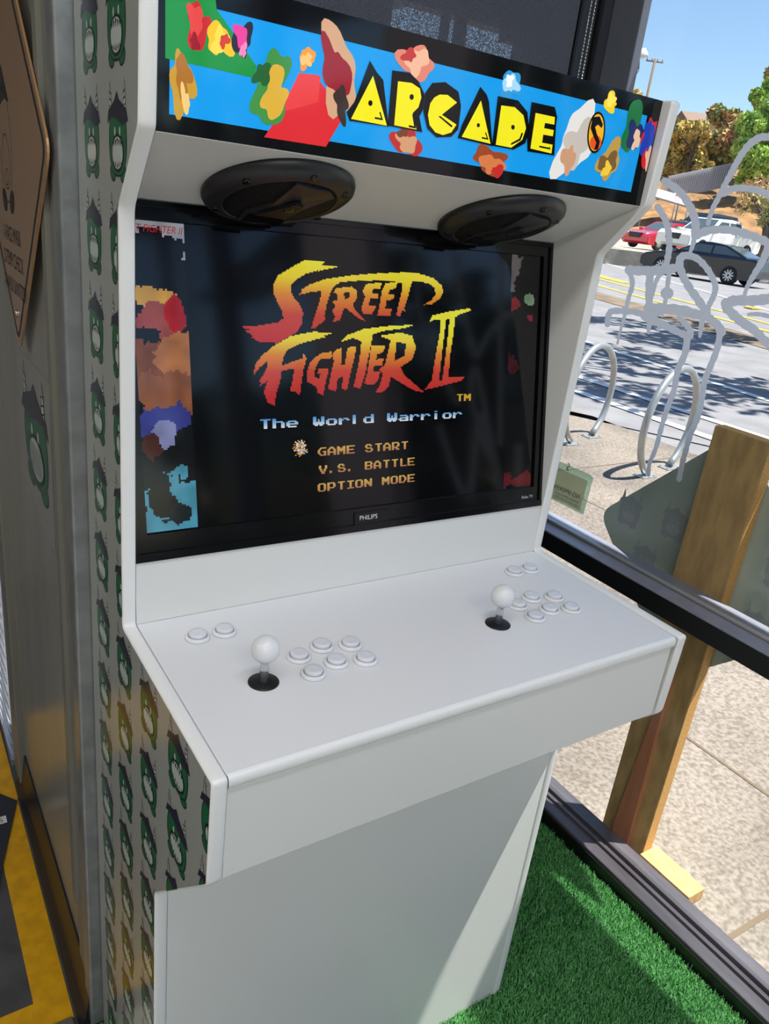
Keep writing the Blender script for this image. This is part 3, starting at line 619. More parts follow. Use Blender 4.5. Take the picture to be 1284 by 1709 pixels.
# ================================================================== TURF
TURFB = mat('turf_backing', (34, 84, 44), 0.8)
mb = MB(); mb.box(-0.43, 0.8375, -2.9, 0.515, -0.012, -0.002); mb.box(0.38, 0.8375, 0.515, 0.765, -0.012, -0.002)
tf = mb.build('artificial_turf', TURFB); tag(tf, 'bright green artificial turf laid under and around the arcade cabinet', 'artificial grass', kind='stuff')
def blades(n, x0, x1, y0, y1, keep, h=(0.008, 0.016)):
    x = rng.uniform(x0, x1, n); y = rng.uniform(y0, y1, n); k = keep(x, y); x, y = x[k], y[k]; n = len(x)
    a = rng.uniform(0, 2*np.pi, n); hh = rng.uniform(*h, n); ln = rng.uniform(0.002, 0.010, n); wd = 0.0011
    dx, dy = np.cos(a), np.sin(a); b = a+rng.uniform(0.8, 2.4, n); lx, ly = np.cos(b)*ln, np.sin(b)*ln
    V = np.empty((n, 4, 3))
    V[:, 0] = np.stack([x-dx*wd, y-dy*wd, np.full(n, -0.002)], 1); V[:, 1] = np.stack([x+dx*wd, y+dy*wd, np.full(n, -0.002)], 1)
    V[:, 2] = np.stack([x+lx+dx*wd*.5, y+ly+dy*wd*.5, hh-0.002], 1); V[:, 3] = np.stack([x+lx-dx*wd*.5, y+ly-dy*wd*.5, hh-0.002], 1)
    return V.reshape(-1, 3)
outside = lambda x, y: ~((abs(x) < 0.388) & (y > 0.183) & (y < 0.512)) & ~((x < 0.40) & (y > 0.512)) & (x < 0.8375-0.008)
V = np.concatenate([blades(100000, 0.05, 0.836, -0.45, 0.60, outside), blades(16000, -0.42, 0.1, -0.3, 0.52, outside)])
me = bpy.data.meshes.new('turf_blades'); n = len(V)//4
me.vertices.add(len(V)); me.vertices.foreach_set('co', V.ravel()); me.loops.add(len(V)); me.loops.foreach_set('vertex_index', np.arange(len(V)))
me.polygons.add(n); me.polygons.foreach_set('loop_start', np.arange(n)*4); me.update(calc_edges=True)
me.materials.append(mat('turf_blade_a', (132, 200, 124), 0.45, spec=0.4, noise=0.5, nscale=160, rgb2=(66, 140, 72)))
bo = bpy.data.objects.new('turf_blades', me); COL.objects.link(bo); bo.parent = tf; bo['kind'] = 'stuff'

# ================================================================== LEFT SIDE FITTINGS
def LW(u, v, x): q = onx(u, v, x); return q.y, q.z
# diamond notice sign (mirror-polished copper plate)
COPPER = mat('polished_amber_plate', (214, 164, 116), 0.14, metal=0.45, coat=0.6, spec=0.6, bump=0.03, bscale=14)
SGB = mat('sign_black_print', (26, 22, 24), 0.3)
cy, cz, hd = 0.848, 1.600, 0.322
def dia(r, rr=0.03):
    P = [(cy, cz+r), (cy-r, cz), (cy, cz-r), (cy+r, cz)]; R = []
    for i in range(4):
        p = Vector(P[i]); a = (Vector(P[i-1])-p).normalized(); b = (Vector(P[(i+1) % 4])-p).normalized()
        for j in range(6):
            t = j/5; q = (p+a*rr)*(1-t)**2+p*2*t*(1-t)+(p+b*rr)*t*t; R.append((q.x, q.y))
    return R
SX = -0.4165
dsg = thing('notice_sign', 'diamond-shaped coppery notice sign with door rules fixed to the grey wall', 'sign', (SX, cy, cz-hd))
mb = MB(); mb.prism(dia(hd), lambda a, b, t: (t, a, b), SX, SX+0.003); plate = mb.build('plate', COPPER, dsg)
mb = MB(); o_, i_ = dia(hd-0.018, 0.025), dia(hd-0.028, 0.022)
for k in range(len(o_)):
    k2 = (k+1) % len(o_); mb.poly([(SX-0.0004, *o_[k]), (SX-0.0004, *o_[k2]), (SX-0.0004, *i_[k2]), (SX-0.0004, *i_[k])])
mb.build('border_line', SGB, plate)
mb = MB()
for s, z in (('1-FACE MASK', 1.470), ('2-TEMP CHECK', 1.430), ('3-HAND SANITIZER', 1.388)):
    put_text(mb, s, 0.034, lambda a, b: (SX-0.0004, 0.852-a, z+b-0.012), align='CENTER', sx=0.72 if len(s) > 13 else 0.8)
mb.build('rules_lettering', SGB, plate)
mb = MB()     # thin line drawing of the same emblem, and a bolt
def ring(P, wd=0.0016):
    for k in range(len(P)):
        p, q = Vector(P[k]), Vector(P[(k+1) % len(P)]); n_ = (q-p).normalized(); n_ = Vector((-n_.y, n_.x))*wd/2
        mb.poly([(SX-0.0005, *(p-n_)), (SX-0.0005, *(q-n_)), (SX-0.0005, *(q+n_)), (SX-0.0005, *(p+n_))])
ring(ellipse(0.865, 1.600, 0.058, 0.082, 30)); ring(ellipse(0.865, 1.578, 0.036, 0.040, 26)); ring(ellipse(0.865, 1.556, 0.012, 0.012, 14))
flat(mb, [(0.92, 1.655), (0.88, 1.70), (0.865, 1.715), (0.84, 1.69), (0.81, 1.66), (0.85, 1.668)], lambda a, b: (SX-0.0005, a, b))
for s_ in (-1, 1):
    flat(mb, ellipse(0.865+s_*0.035, 1.520, 0.022, 0.016, 12, s_*0.6), lambda a, b: (SX-0.0005, a, b))
mb.build('emblem_drawing', SGB, plate)
mb = MB(); mb.lathe([(0.006, 0), (0.005, 0.003), (0, 0.004)], frame((SX, 0.848, 1.345), (-1, 0, 0)), 14); mb.build('bolt', STEEL, plate)
# big emblem decal on the wall
mb = MB()
flat(mb, [(0.95, 0.99), (0.70, 0.96), (0.69, 1.265), (0.985, 1.265)], lambda a, b: (-0.4004, a, b), 1)
for li, (P, col) in enumerate(EMB):
    if len(P) == 3 and li > 14: continue
    flat(mb, [(0.835-x*0.175, 1.138+y*0.116) for x, y in P], lambda a, b: (-0.4006-li*0.00004, a, b), 0, col)
for k in range(-3, 4): flat(mb, [(0.835+k*0.017-0.002, 1.062), (0.835+k*0.017+0.002, 1.062), (0.835+k*0.017+0.002, 1.116), (0.835+k*0.017-0.002, 1.116)], lambda a, b: (-0.4030, a, b), 0, lin((60, 66, 64)))
tag(mb.build('wall_decal', [PRINT, mat('decal_film', (146, 146, 140), 0.35)], None, (-0.4005, 0.81, 0.965)), 'green horned emblem decal stuck on the grey wall below the diamond sign', 'decal')
# floor tape, mat, threshold
TAPE = mat('yellow_floor_tape', (226, 168, 18), 0.42, noise=0.22, nscale=25, bump=0.1, bscale=60)
mb = MB()
def onfloor(pts, z): return [tuple(onz(u, v, z)) for u, v in pts]
FZ = -0.012
def slab(mb, pts, h, m=0):
    P = [Vector(onz(u, v, FZ)) for u, v in pts]; mb.prism([(p.x, p.y) for p in P], lambda a, b, t: (a, b, t), FZ, FZ+h, m)
mb.box(-0.497, -0.432, 0.56, 1.25, FZ, FZ+0.0012); mb.box(-1.4, -0.4325, 0.56, 0.625, FZ+0.0001, FZ+0.0014)
tag(mb.build('floor_tape', TAPE, None, (-0.46, 0.6, FZ)), 'yellow tape corner on the grey floor beside the baseboard', 'tape')
mb = MB(); mb.box(-1.4, -0.43, 1.24, 1.60, FZ+0.0002, FZ+0.0014)
tag(mb.build('floor_tape', TAPE, None, (-0.6, 1.5, FZ)), 'broad yellow tape across the floor at the doorway', 'tape')
MATM = mat('black_rubber_mat', (44, 47, 56), 0.6)
mb = MB(); mb.prism([(-0.434, 1.225), (-0.50, 1.31), (-0.95, 1.31), (-1.1, 0.7), (-0.62, 0.62)], lambda a, b, t: (a, b, t), FZ+0.0015, FZ+0.007)
mt = tag(mb.build('door_mat', MATM, None, (-0.8, 1.2, FZ)), 'black rubber mat with a small white label inside the doorway', 'mat')
mb = MB(); q = onz(8, 1367, FZ+0.008)
mb.box(q.x-0.06, q.x+0.004, q.y-0.013, q.y+0.013, FZ+0.0072, FZ+0.0076); mb.build('label', mat('white_label', (225, 225, 225), 0.5), mt)
mb = MB(); put_text(mb, 'S', 0.022, lambda a, b: (q.x-0.014+a, q.y-0.008+b, FZ+0.0078)); mb.build('label_lettering', BLACKM, mt)
WOODT = mat('worn_wood_threshold', (118, 110, 98), 0.6, noise=0.4, nscale=10, stretch=(0.2, 3, 1))
mb = MB(); mb.box(-1.4, -0.435, 0.517, 0.5585, FZ, FZ+0.010, bev=0.003); tag(mb.build('threshold_strip', WOODT, None, (-0.9, 0.54, FZ)), 'worn wooden floor strip between the yellow tape and the turf', 'floor strip')
# pale slatted screen in the opening past the grey wall
SLAT = bpy.data.materials.new('white_slat_plastic'); SLAT.use_nodes = True; n_ = SLAT.node_tree; b = n_.nodes['Principled BSDF']; o_ = n_.nodes['Material Output']
b.inputs['Base Color'].default_value = (0.82, 0.84, 0.86, 1); tl = n_.nodes.new('ShaderNodeBsdfTranslucent'); tl.inputs[0].default_value = (0.8, 0.83, 0.87, 1); m1 = n_.nodes.new('ShaderNodeMixShader'); m1.inputs[0].default_value = 0.6
n_.links.new(b.outputs[0], m1.inputs[1]); n_.links.new(tl.outputs[0], m1.inputs[2]); n_.links.new(m1.outputs[0], o_.inputs[0])
scr_ = thing('slatted_screen', 'bright white slatted screen in the opening past the end of the grey wall', 'screen', (-0.42, 1.9, 0.0))
mb = MB(); mb.box(-0.417, -0.40, 1.362, 1.375, 0.0, 1.2); mb.box(-0.44, -0.40, 2.47, 2.5, 0.0, 1.2); mb.box(-0.425, -0.40, 1.375, 2.47, -0.01, 0.01); mb.build('screen_frame', DARKF2, scr_)
mb = MB()
for k in range(29):
    z = 0.025+k*0.04; P = [(-0.421, z), (-0.419, z), (-0.427, z+0.034), (-0.429, z+0.034)]; mb.prism(P, lambda a, b, t: (a, t, b), 1.376, 2.47)
mb.build('slats', SLAT, scr_)
# ---- roller blind, its bead chain
BL = bpy.data.materials.new('blind_weave'); BL.use_nodes = True; n_ = BL.node_tree; n_.nodes.clear()
o_ = n_.nodes.new('ShaderNodeOutputMaterial'); df = n_.nodes.new('ShaderNodeBsdfDiffuse'); tr = n_.nodes.new('ShaderNodeBsdfTransparent'); tl = n_.nodes.new('ShaderNodeBsdfTranslucent')
df.inputs[0].default_value = (*lin((96, 99, 110)), 1); tl.inputs[0].default_value = (*lin((90, 96, 110)), 1)
nz = n_.nodes.new('ShaderNodeTexNoise'); nz.inputs['Scale'].default_value = 420; cr = n_.nodes.new('ShaderNodeValToRGB'); cr.color_ramp.elements[0].position = 0.45; cr.color_ramp.elements[1].position = 0.75
cr.color_ramp.elements[1].color = (0.45, 0.45, 0.45, 1)
tc = n_.nodes.new('ShaderNodeTexCoord'); n_.links.new(tc.outputs['Object'], nz.inputs[0]); n_.links.new(nz.outputs[0], cr.inputs[0])
m1 = n_.nodes.new('ShaderNodeMixShader'); m1.inputs[0].default_value = 0.15; m2 = n_.nodes.new('ShaderNodeMixShader')
n_.links.new(df.outputs[0], m1.inputs[1]); n_.links.new(tl.outputs[0], m1.inputs[2]); n_.links.new(cr.outputs[0], m2.inputs[0]); n_.links.new(m1.outputs[0], m2.inputs[1]); n_.links.new(tr.outputs[0], m2.inputs[2]); n_.links.new(m2.outputs[0], o_.inputs[0])
bld = thing('roller_blind', 'dark woven roller blind hanging behind the top of the cabinet', 'blind', (0.18, 0.80, 0.95))
mb = MB(); mb.grid([[(x, 0.80+0.002*math.sin(x*9), z) for x in np.linspace(-0.32, 0.680, 24)] for z in (0.95, 1.9, 2.68)]); mb.build('fabric', BL, bld)
mb = MB(); mb.tube([(-0.325, 0.80, 2.72), (0.69, 0.80, 2.72)], 0.03, 16); mb.build('roller_tube', DARKF, bld)
mb = MB(); mb.tube([(-0.32, 0.80, 0.945), (0.68, 0.80, 0.945)], 0.010, 10); mb.build('hem_bar', DARKF, bld)
mb = MB(); rr = 0.0026
ico = bmesh.new(); bmesh.ops.create_icosphere(ico, subdivisions=1, radius=rr); IV = [v.co.copy() for v in ico.verts]; IFc = [[v.index for v in f.verts] for f in ico.faces]; ico.free()
for xx in (0.697, 0.709):
    for k in range(230):
        z = 1.20+k*0.0066; i = len(mb.v); mb.v += [(xx+c.x, 0.785+c.y, z+c.z) for c in IV]
        for f in IFc: mb.f.append(tuple(i+q_ for q_ in f)); mb.m.append(0); mb.c.append((1, 1, 1)); mb.sm.append(True)
    mb.tube([(xx, 0.785, 1.2), (xx, 0.785, 2.72)], 0.0006, 5)
mb.build('bead_chain', mat('nickel_beads', (215, 215, 210), 0.18, metal=0.9), bld)
mb = MB(); mb.box(0.735, 0.742, 0.852, 0.860, 0.0, 3.0); mb.box(0.79, 0.80, 0.85, 0.86, 0, 3.0); struct(mb.build('trim_4', BLACKM), 'black seals on the dark frame beside the blind', 'trim')

# ================================================================== WINDOW MARKS
GRAF = bpy.data.materials.new('grey_white_paint_marker'); GRAF.use_nodes = True; n_ = GRAF.node_tree; b = n_.nodes['Principled BSDF']; o_ = n_.nodes['Material Output']
b.inputs['Base Color'].default_value = (*lin((205, 205, 206)), 1); tl = n_.nodes.new('ShaderNodeBsdfTranslucent'); tl.inputs[0].default_value = (*lin((232, 233, 236)), 1); m1 = n_.nodes.new('ShaderNodeMixShader'); m1.inputs[0].default_value = 0.78
n_.links.new(b.outputs[0], m1.inputs[1]); n_.links.new(tl.outputs[0], m1.inputs[2]); n_.links.new(m1.outputs[0], o_.inputs[0])
mb = MB(); off = [0]
def stroke(pts, w0, w1=None, crop=(900, 280, 0.3043), fnx=None):
    w1 = w0 if w1 is None else w1; ox, oy, s = crop
    Q = catmull([(ox+x*s, oy+y*s) for x, y in pts], 6); n = len(Q); k = s*1.3; E = []
    for i, p in enumerate(Q):
        a, b = Vector(Q[max(i-1, 0)]), Vector(Q[min(i+1, n-1)]); t = (b-a).normalized() if (b-a).length else Vector((1, 0)); nn = Vector((-t.y, t.x))
        h = (w0+(w1-w0)*i/(n-1))*k/2*(1+0.10*math.sin(i*1.7)+0.06*math.sin(i*3.1)); E.append((Vector(p)+nn*h, Vector(p)-nn*h)); MARK.append(ellipse(p[0], p[1], h, h, 14))
    for (a, b), (c, d) in zip(E, E[1:]): MARK.append([tuple(a), tuple(c), tuple(d), tuple(b)])
MARK = []
def merge_marks(mb, marks, x, step=0.7):
    """all strokes become one skin of paint on the glass, row by row"""
    rows = {}
    for P in marks:
        v0, v1 = min(p[1] for p in P), max(p[1] for p in P)
        for r_ in range(int(v0/step), int(v1/step)+1):
            y = (r_+0.5)*step; xs = [a[0]+(b[0]-a[0])*(y-a[1])/(b[1]-a[1]) for a, b in zip(P, P[1:]+P[:1]) if (a[1] <= y) != (b[1] <= y)]
            if len(xs) >= 2: rows.setdefault(r_, []).append((min(xs), max(xs)))
    for r_, iv in rows.items():
        iv.sort(); cur = list(iv[0]); res = []
        for a, b in iv[1:]:
            if a <= cur[1]+0.3: cur[1] = max(cur[1], b)
            else: res.append(cur); cur = [a, b]
        res.append(cur)
        for a, b in res: mb.poly([tuple(onx(a, r_*step, x)), tuple(onx(b, r_*step, x)), tuple(onx(b, (r_+1)*step, x)), tuple(onx(a, (r_+1)*step, x))])
Z5 = (1000, 80, 0.2224)
gl2 = lambda p: (onx(p[0], p[1], GX).y, onx(p[0], p[1], GX).z)
stroke([(690, 75), (760, 120), (810, 180), (845, 250), (860, 320), (855, 370)], 34, 34); stroke([(855, 370), (845, 420), (830, 462)], 24, 14)
stroke([(1400, 700), (1330, 665), (1277, 668), (1210, 672), (1140, 715), (1080, 785), (1030, 870), (990, 945), (950, 1020), (900, 1120), (862, 1190), (835, 1260), (820, 1320)], 48, 26, Z5)
stroke([(930, 1095), (1000, 1058), (1080, 1052), (1180, 1066), (1277, 1105), (1380, 1170)], 38, 44, Z5)
stroke([(650, 215), (690, 280), (710, 350), (715, 430), (705, 500), (692, 548)], 28, 26)
stroke([(860, 372), (930, 345), (1020, 340), (1110, 355), (1200, 385), (1262, 415), (1330, 460)], 34, 36); stroke([(1262, 420), (1232, 500), (1190, 570), (1160, 620), (1140, 660), (1125, 705)], 34, 14)
stroke([(495, 562), (560, 565), (640, 562), (700, 560), (738, 552)], 40, 36)
stroke([(500, 575), (512, 640), (490, 720), (470, 810), (450, 880), (430, 965)], 24, 10); stroke([(610, 575), (605, 660), (605, 760)], 34, 32); stroke([(665, 580), (640, 630), (626, 700)], 24, 10); stroke([(715, 570), (706, 640), (700, 690)], 22, 18)
MARK.append(ellipse(900+702*.3043, 280+688*.3043, 11, 10, 18)); stroke([(697, 700), (690, 750), (675, 815)], 22, 10)
stroke([(920, 795), (870, 720), (820, 650), (785, 580), (770, 520), (785, 487), (820, 482), (870, 500), (920, 550), (955, 610), (968, 660), (955, 710), (935, 750), (918, 800)], 36, 22)
stroke([(375, 860), (385, 800), (420, 785), (520, 790), (600, 805), (700, 780), (780, 792), (860, 808), (930, 825), (980, 865), (1000, 900)], 24, 38)
stroke([(600, 770), (700, 772), (800, 782), (900, 815)], 44, 36); stroke([(580, 815), (660, 850), (740, 890), (822, 922), (828, 890), (800, 852), (765, 822)], 36, 22)
stroke([(815, 920), (800, 1020), (762, 1110), (740, 1220), (700, 1330), (670, 1430), (640, 1540), (607, 1620), (600, 1685)], 30, 16); stroke([(995, 900), (975, 1000), (940, 1090), (905, 1180), (895, 1260), (870, 1370), (832, 1460), (802, 1560), (782, 1640), (768, 1710)], 28, 22)
stroke([(607, 840), (600, 905)], 24, 12); stroke([(895, 840), (882, 925)], 26, 12); stroke([(658, 850), (656, 895)], 16, 8)
stroke([(1340, 705), (1262, 718), (1180, 728), (1080, 728), (1025, 750), (1060, 800), (1120, 850), (1180, 890), (1230, 940), (1290, 1000)], 46, 36); stroke([(1320, 835), (1262, 815), (1200, 803), (1150, 805)], 24, 16)
merge_marks(mb, MARK, GX-0.0034)
gr = mb.build('graffiti_tag', GRAF, None, (GX, 0.3, 1.2)); tag(gr, 'pale grey scrawled graffiti with drips on the shop window glass', 'graffiti')
# a second tag farther along the glass, behind the photographer's shoulder
mb = MB(); off = [0]
def stroke3(P, w_):
    Q = catmull(P, 6); n = len(Q); off[0] += 1; xo = GX-0.0034-off[0]*0.00003; L = []; R_ = []
    for i, p in enumerate(Q):
        t = (Vector(Q[min(i+1, n-1)])-Vector(Q[max(i-1, 0)])).normalized(); nn = Vector((-t.y, t.x))*w_/2; L.append(Vector(p)+nn); R_.append(Vector(p)-nn)
    for i in range(n-1): mb.poly([(xo, *L[i]), (xo, *L[i+1]), (xo, *R_[i+1]), (xo, *R_[i])])
stroke3([(-0.06, 1.2), (-0.13, 1.75), (-0.22, 2.0), (-0.28, 1.75), (-0.36, 1.25)], 0.022); stroke3([(-0.09, 1.5), (-0.28, 1.62), (-0.47, 1.45), (-0.39, 1.2), (-0.51, 1.9), (-0.65, 2.05), (-0.69, 1.7), (-0.54, 1.4)], 0.022)
stroke3([(-0.28, 1.25), (-0.34, 0.95), (-0.43, 1.35), (-0.54, 1.1), (-0.65, 1.35)], 0.03); stroke3([(-0.34, 1.1), (-0.33, 0.84)], 0.012); stroke3([(-0.54, 1.1), (-0.54, 0.86)], 0.012)
tag(mb.build('graffiti_tag', GRAF, None, (GX, -1.3, 1.2)), 'second graffiti scrawl on the glass, mirrored in the game screen', 'graffiti')
# no smoking sticker, read from the street side
stk = thing('window_sticker', 'small pale green no smoking sticker at the lower corner of the window', 'sticker', (GX, 0.75, 0.85))
GRN = glassmat('green_sticker_film', (0.62, 0.86, 0.74), 0.4, 0.1, 1.4, body=0.45, bodycol=(150, 205, 178)); SALM = glassmat('sticker_field', (0.85, 0.8, 0.68), 0.3, 0.1, 1.4, body=0.45, bodycol=(206, 190, 160))
c8 = lambda x, y: (900+x*0.09346, 760+y*0.09346)
def SK(x, y): q = onx(*c8(x, y), GX); return (q.y, q.z)
mb = MB(); cr_ = [SK(*p) for p in ((955, 410), (900, 345), (400, 125), (150, 25), (20, 690), (240, 800), (775, 1065))]
flat(mb, cr_, lambda a, b: (GX+0.0035, a, b)); bk = mb.build('backing', GRN, stk)
mb = MB(); flat(mb, [SK(*p) for p in ((890, 455), (400, 235), (140, 120), (60, 670), (745, 985))], lambda a, b: (GX-0.0034, a, b)); mb.build('field', SALM, stk)
STX = mat('sticker_green_ink', (70, 110, 96), 0.6); mb = MB()
pA, pB = Vector(SK(735, 790)), Vector(SK(300, 590)); dl = (pB-pA).normalized(); up = Vector((0.0, 1.0))
fnt = lambda a, b: (GX-0.0038, (pA+dl*a+up*b).x, (pA+dl*a+up*b).y)
put_text(mb, 'NO SMOKING', 0.021, fnt, sx=0.82); mb.build('heading_lettering', STX, stk); mb = MB()
for k, s in enumerate(('WITHIN 25 FEET OF DOOR', 'CITY AND COUNTY CODE')):
    put_text(mb, s, 0.008, lambda a, b: fnt(a, b-0.012-0.010*k), sx=0.9); mb.build('small_print', STX, stk); mb = MB()
put_text(mb, 'S', 0.03, lambda a, b: fnt(a+0.055, b+0.062), sx=0.9)
mb.build('sticker_symbol', STX, stk)

# ================================================================== OUTSIDE: diamond sign on its timber stand
PB = mat('particle_board_face', (214, 170, 112), 0.7, noise=0.3, nscale=40, stretch=(1, 1, 0.3)); PBE = mat('raw_board_edge', (222, 168, 96), 0.8, noise=0.3, nscale=200)
RED = mat('reddish_timber', (214, 136, 100), 0.7, noise=0.2, nscale=30, stretch=(1, 1, 0.2))
SXO = 1.04
stand = thing('sign_stand', 'grey diamond street sign on a brown timber post just outside the window', 'sign', (1.02, 0.36, 0.0))
mb = MB(); mb.box(0.985, 1.022, 0.292, 0.432, 0.0, 1.20, bev=0.001)
for p in mb.v: pass
post = mb.build('post', PB, stand)
mb = MB(); mb.box(0.986, 1.021, 0.2905, 0.2925, 0.0, 1.199); mb.box(0.986, 1.021, 0.293, 0.431, 1.1995, 1.2015); mb.build('raw_edges', PBE, post)
mb = MB(); mb.box(0.972, 1.04, 0.13, 0.29, 0.0, 0.036, bev=0.002); mb.build('foot', PB, stand)
mb = MB(); mb.prism([(0.395, 0.0), (0.335, 0.0), (0.352, 0.58), (0.362, 0.58)], lambda a, b, t: (t, a, b), 0.974, 0.985); mb.build('brace', RED, stand)
scy, scz, shd = 0.387, 0.862, 0.338
cy, cz = scy, scz
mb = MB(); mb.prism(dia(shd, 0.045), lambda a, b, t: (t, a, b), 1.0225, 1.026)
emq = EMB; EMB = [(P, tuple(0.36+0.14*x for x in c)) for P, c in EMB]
emblem_print(mb, lambda a, b, t: (1.0225-t, a, b), [(0.63, 0.91), (0.55, 0.80), (0.49, 0.93), (0.46, 0.72), (0.215, 0.78), (0.20, 0.93)], 0.05)  # wrap emblems mirrored in the window glass, painted onto the plate
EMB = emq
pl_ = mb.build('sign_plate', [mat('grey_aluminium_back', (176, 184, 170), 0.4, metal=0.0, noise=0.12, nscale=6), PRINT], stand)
# ---- ground outside
def gz(x, y):
    t = min(max((x-6)/16, 0), 1); t = t*t*(3-2*t); return -0.02*min(max((x-0.95)/0.5, 0), 1)+t*0.27
SW = bpy.data.materials.new('sidewalk_concrete'); SW.use_nodes = True; nn = SW.node_tree; b = nn.nodes['Principled BSDF']; b.inputs['Roughness'].default_value = 0.9; b.inputs['Specular IOR Level'].default_value = 0.1
tc = nn.nodes.new('ShaderNodeTexCoord'); nz = nn.nodes.new('ShaderNodeTexNoise'); nz.inputs['Scale'].default_value = 70; nz.inputs['Detail'].default_value = 6; nz2 = nn.nodes.new('ShaderNodeTexNoise'); nz2.inputs['Scale'].default_value = 1.1
cr = nn.nodes.new('ShaderNodeValToRGB'); cr.color_ramp.elements[0].position = 0.35; cr.color_ramp.elements[1].position = 0.62; cr.color_ramp.elements[0].color = (*lin((118, 108, 98)), 1); cr.color_ramp.elements[1].color = (*lin((152, 142, 132)), 1)
cr2 = nn.nodes.new('ShaderNodeValToRGB'); cr2.color_ramp.elements[0].color = (0.66, 0.66, 0.68, 1); cr2.color_ramp.elements[1].color = (1, 1, 1, 1); cr2.color_ramp.elements[0].position = 0.35; cr2.color_ramp.elements[1].position = 0.6
mx = nn.nodes.new('ShaderNodeMix'); mx.data_type = 'RGBA'; mx.blend_type = 'MULTIPLY'; mx.inputs[0].default_value = 1
for t_ in (nz, nz2): nn.links.new(tc.outputs['Object'], t_.inputs[0])
nn.links.new(nz.outputs[0], cr.inputs[0]); nn.links.new(nz2.outputs[0], cr2.inputs[0]); nn.links.new(cr.outputs[0], mx.inputs[6]); nn.links.new(cr2.outputs[0], mx.inputs[7]); nn.links.new(mx.outputs[2], b.inputs['Base Color'])
JT = mat('sidewalk_joint', (112, 96, 78), 0.9)
mb = MB(); XC = 4.95
xs = [0.95, 1.2, 1.5, 2.4, 3.3, 4.2, XC]
mb.grid([[(x, y, gz(x, y)) for x in xs] for y in np.linspace(-14, 40, 28)], smooth=False)
def strip(mb, P, Q, wd, m, lift=0.004, seg=12):
    P, Q = Vector(P), Vector(Q); d = (Q-P).normalized(); nn_ = Vector((-d.y, d.x))*wd/2
    rows = []
    for k in range(seg+1):
        c = P+(Q-P)*k/seg; rows.append([(c.x+nn_.x, c.y+nn_.y, gz(c.x+nn_.x, 0)+lift), (c.x-nn_.x, c.y-nn_.y, gz(c.x-nn_.x, 0)+lift)])
    mb.grid(rows, m, smooth=False)
for k in range(12): strip(mb, (0.96, -3.2+k*1.5+0.22), (XC, -3.2+k*1.5+0.22), 0.014, 1, 0.002)
strip(mb, (1.62, -10), (1.62, 20), 0.012, 1, 0.002); strip(mb, (3.1, -10), (3.1, 20), 0.012, 1, 0.002)
mb.grid([[(x, y, -0.02) for x in (-14, -8, -4, 0, 0.95)] for y in np.linspace(-16, -3.1, 10)], smooth=False)
tag(mb.build('sidewalk', [SW, JT], None, (3, 0, 0)), 'sunlit pinkish concrete sidewalk outside the window', 'sidewalk', kind='structure')
ASPH = mat('asphalt', (138, 136, 138), 0.9, spec=0.2, noise=0.2, nscale=2.2); LW_ = mat('white_road_paint', (230, 230, 226), 0.7); LY_ = mat('yellow_road_paint', (224, 180, 50), 0.7)
BRK = mat('median_dirt', (128, 110, 88), 0.9, noise=0.4, nscale=3)
mb = MB(); xs = [XC, 5.4, 6]+list(np.linspace(7, 60, 30)); mb.grid([[(x, y, gz(x, y)-0.01) for x in xs] for y in np.linspace(-20, 90, 56)], smooth=False)
def rl(p, q, wd, m, ext=3.0):
    P = Vector(onground(*p)[:2]); Q = Vector(onground(*q)[:2]); d = (Q-P).normalized(); strip(mb, P-d*ext, Q+d*ext, wd, m, 0.0, 24)
def onground(u, v):
    z = 0
    for _ in range(30): p = onz(u, v, z); z = gz(p.x, p.y)
    return p
rl((955, 690), (1186, 741), 0.16, 0, 6); rl((964, 653), (1186, 730), 0.14, 1, 8); rl((971, 630), (1195, 703), 0.12, 1, 8); rl((985, 572), (1284, 668), 0.13, 1, 8)
rl((1000, 494), (1284, 575), 0.9, 3, 10); rl((1005, 478), (1284, 553), 0.16, 2, 10); rl((1010, 468), (1284, 540), 0.14, 2, 10); rl((1020, 442), (1284, 518), 0.14, 1, 12)
q = onground(1014, 464); strip(mb, (q.x-0.4, q.y-1.2), (q.x+0.5, q.y+1.4), 0.5, 2, 0.001, 3)
q = onground(1256, 515); mb.box(q.x-0.2, q.x+0.2, q.y-0.12, q.y+0.12, q.z, q.z+0.03, 2)
tag(mb.build('road', [ASPH, LW_, LY_, BRK], None, (15, 5, 0)), 'grey asphalt street with white and yellow painted lines', 'road', kind='structure')
# ---- bike racks
GALV = mat('galvanised_tube', (176, 178, 176), 0.38, metal=0.55, noise=0.15, nscale=12)
def rack(pa, pb, label, D_=0.80):
    A, B2 = onground(*pa), onground(*pb); c = (A+B2)/2; d = (B2-A); d.z = 0; d.normalize()
    t = thing('bike_rack', label, 'bike rack', c, 'bike racks on the sidewalk'); r_ = D_/2; ch = 0.20; a0 = math.asin(min(ch/r_, 1)); zc = c.z+math.sqrt(r_*r_-ch*ch)+0.03
    mb = MB(); pts = [c+d*(r_*math.sin(a0+(2*math.pi-2*a0)*k/40))*1.0+Vector((0, 0, zc-c.z-r_*math.cos(a0+(2*math.pi-2*a0)*k/40))) for k in range(41)]
    mb.tube(pts, 0.026, 12); mb.build('hoop', GALV, t)
    for s_ in (-1, 1):
        q_ = c+d*s_*ch; mb = MB(); mb.box(q_.x-0.075, q_.x+0.075, q_.y-0.05, q_.y+0.05, c.z, c.z+0.009, bev=0.002)
        for bx, by in ((-.06, -.035), (.06, .035), (-.06, .035), (.06, -.035)): mb.lathe([(0.008, 0.009), (0.006, 0.018), (0, 0.02)], frame((q_.x+bx, q_.y+by, c.z), (0, 0, 1)), 8)
        mb.build('foot_plate', GALV, t)
rack((1070, 797), (1122, 779), 'round galvanised bike rack right outside, nearer of the two hoops'); rack((948, 742), (990, 728), 'round galvanised bike rack partly hidden behind the cabinet edge')

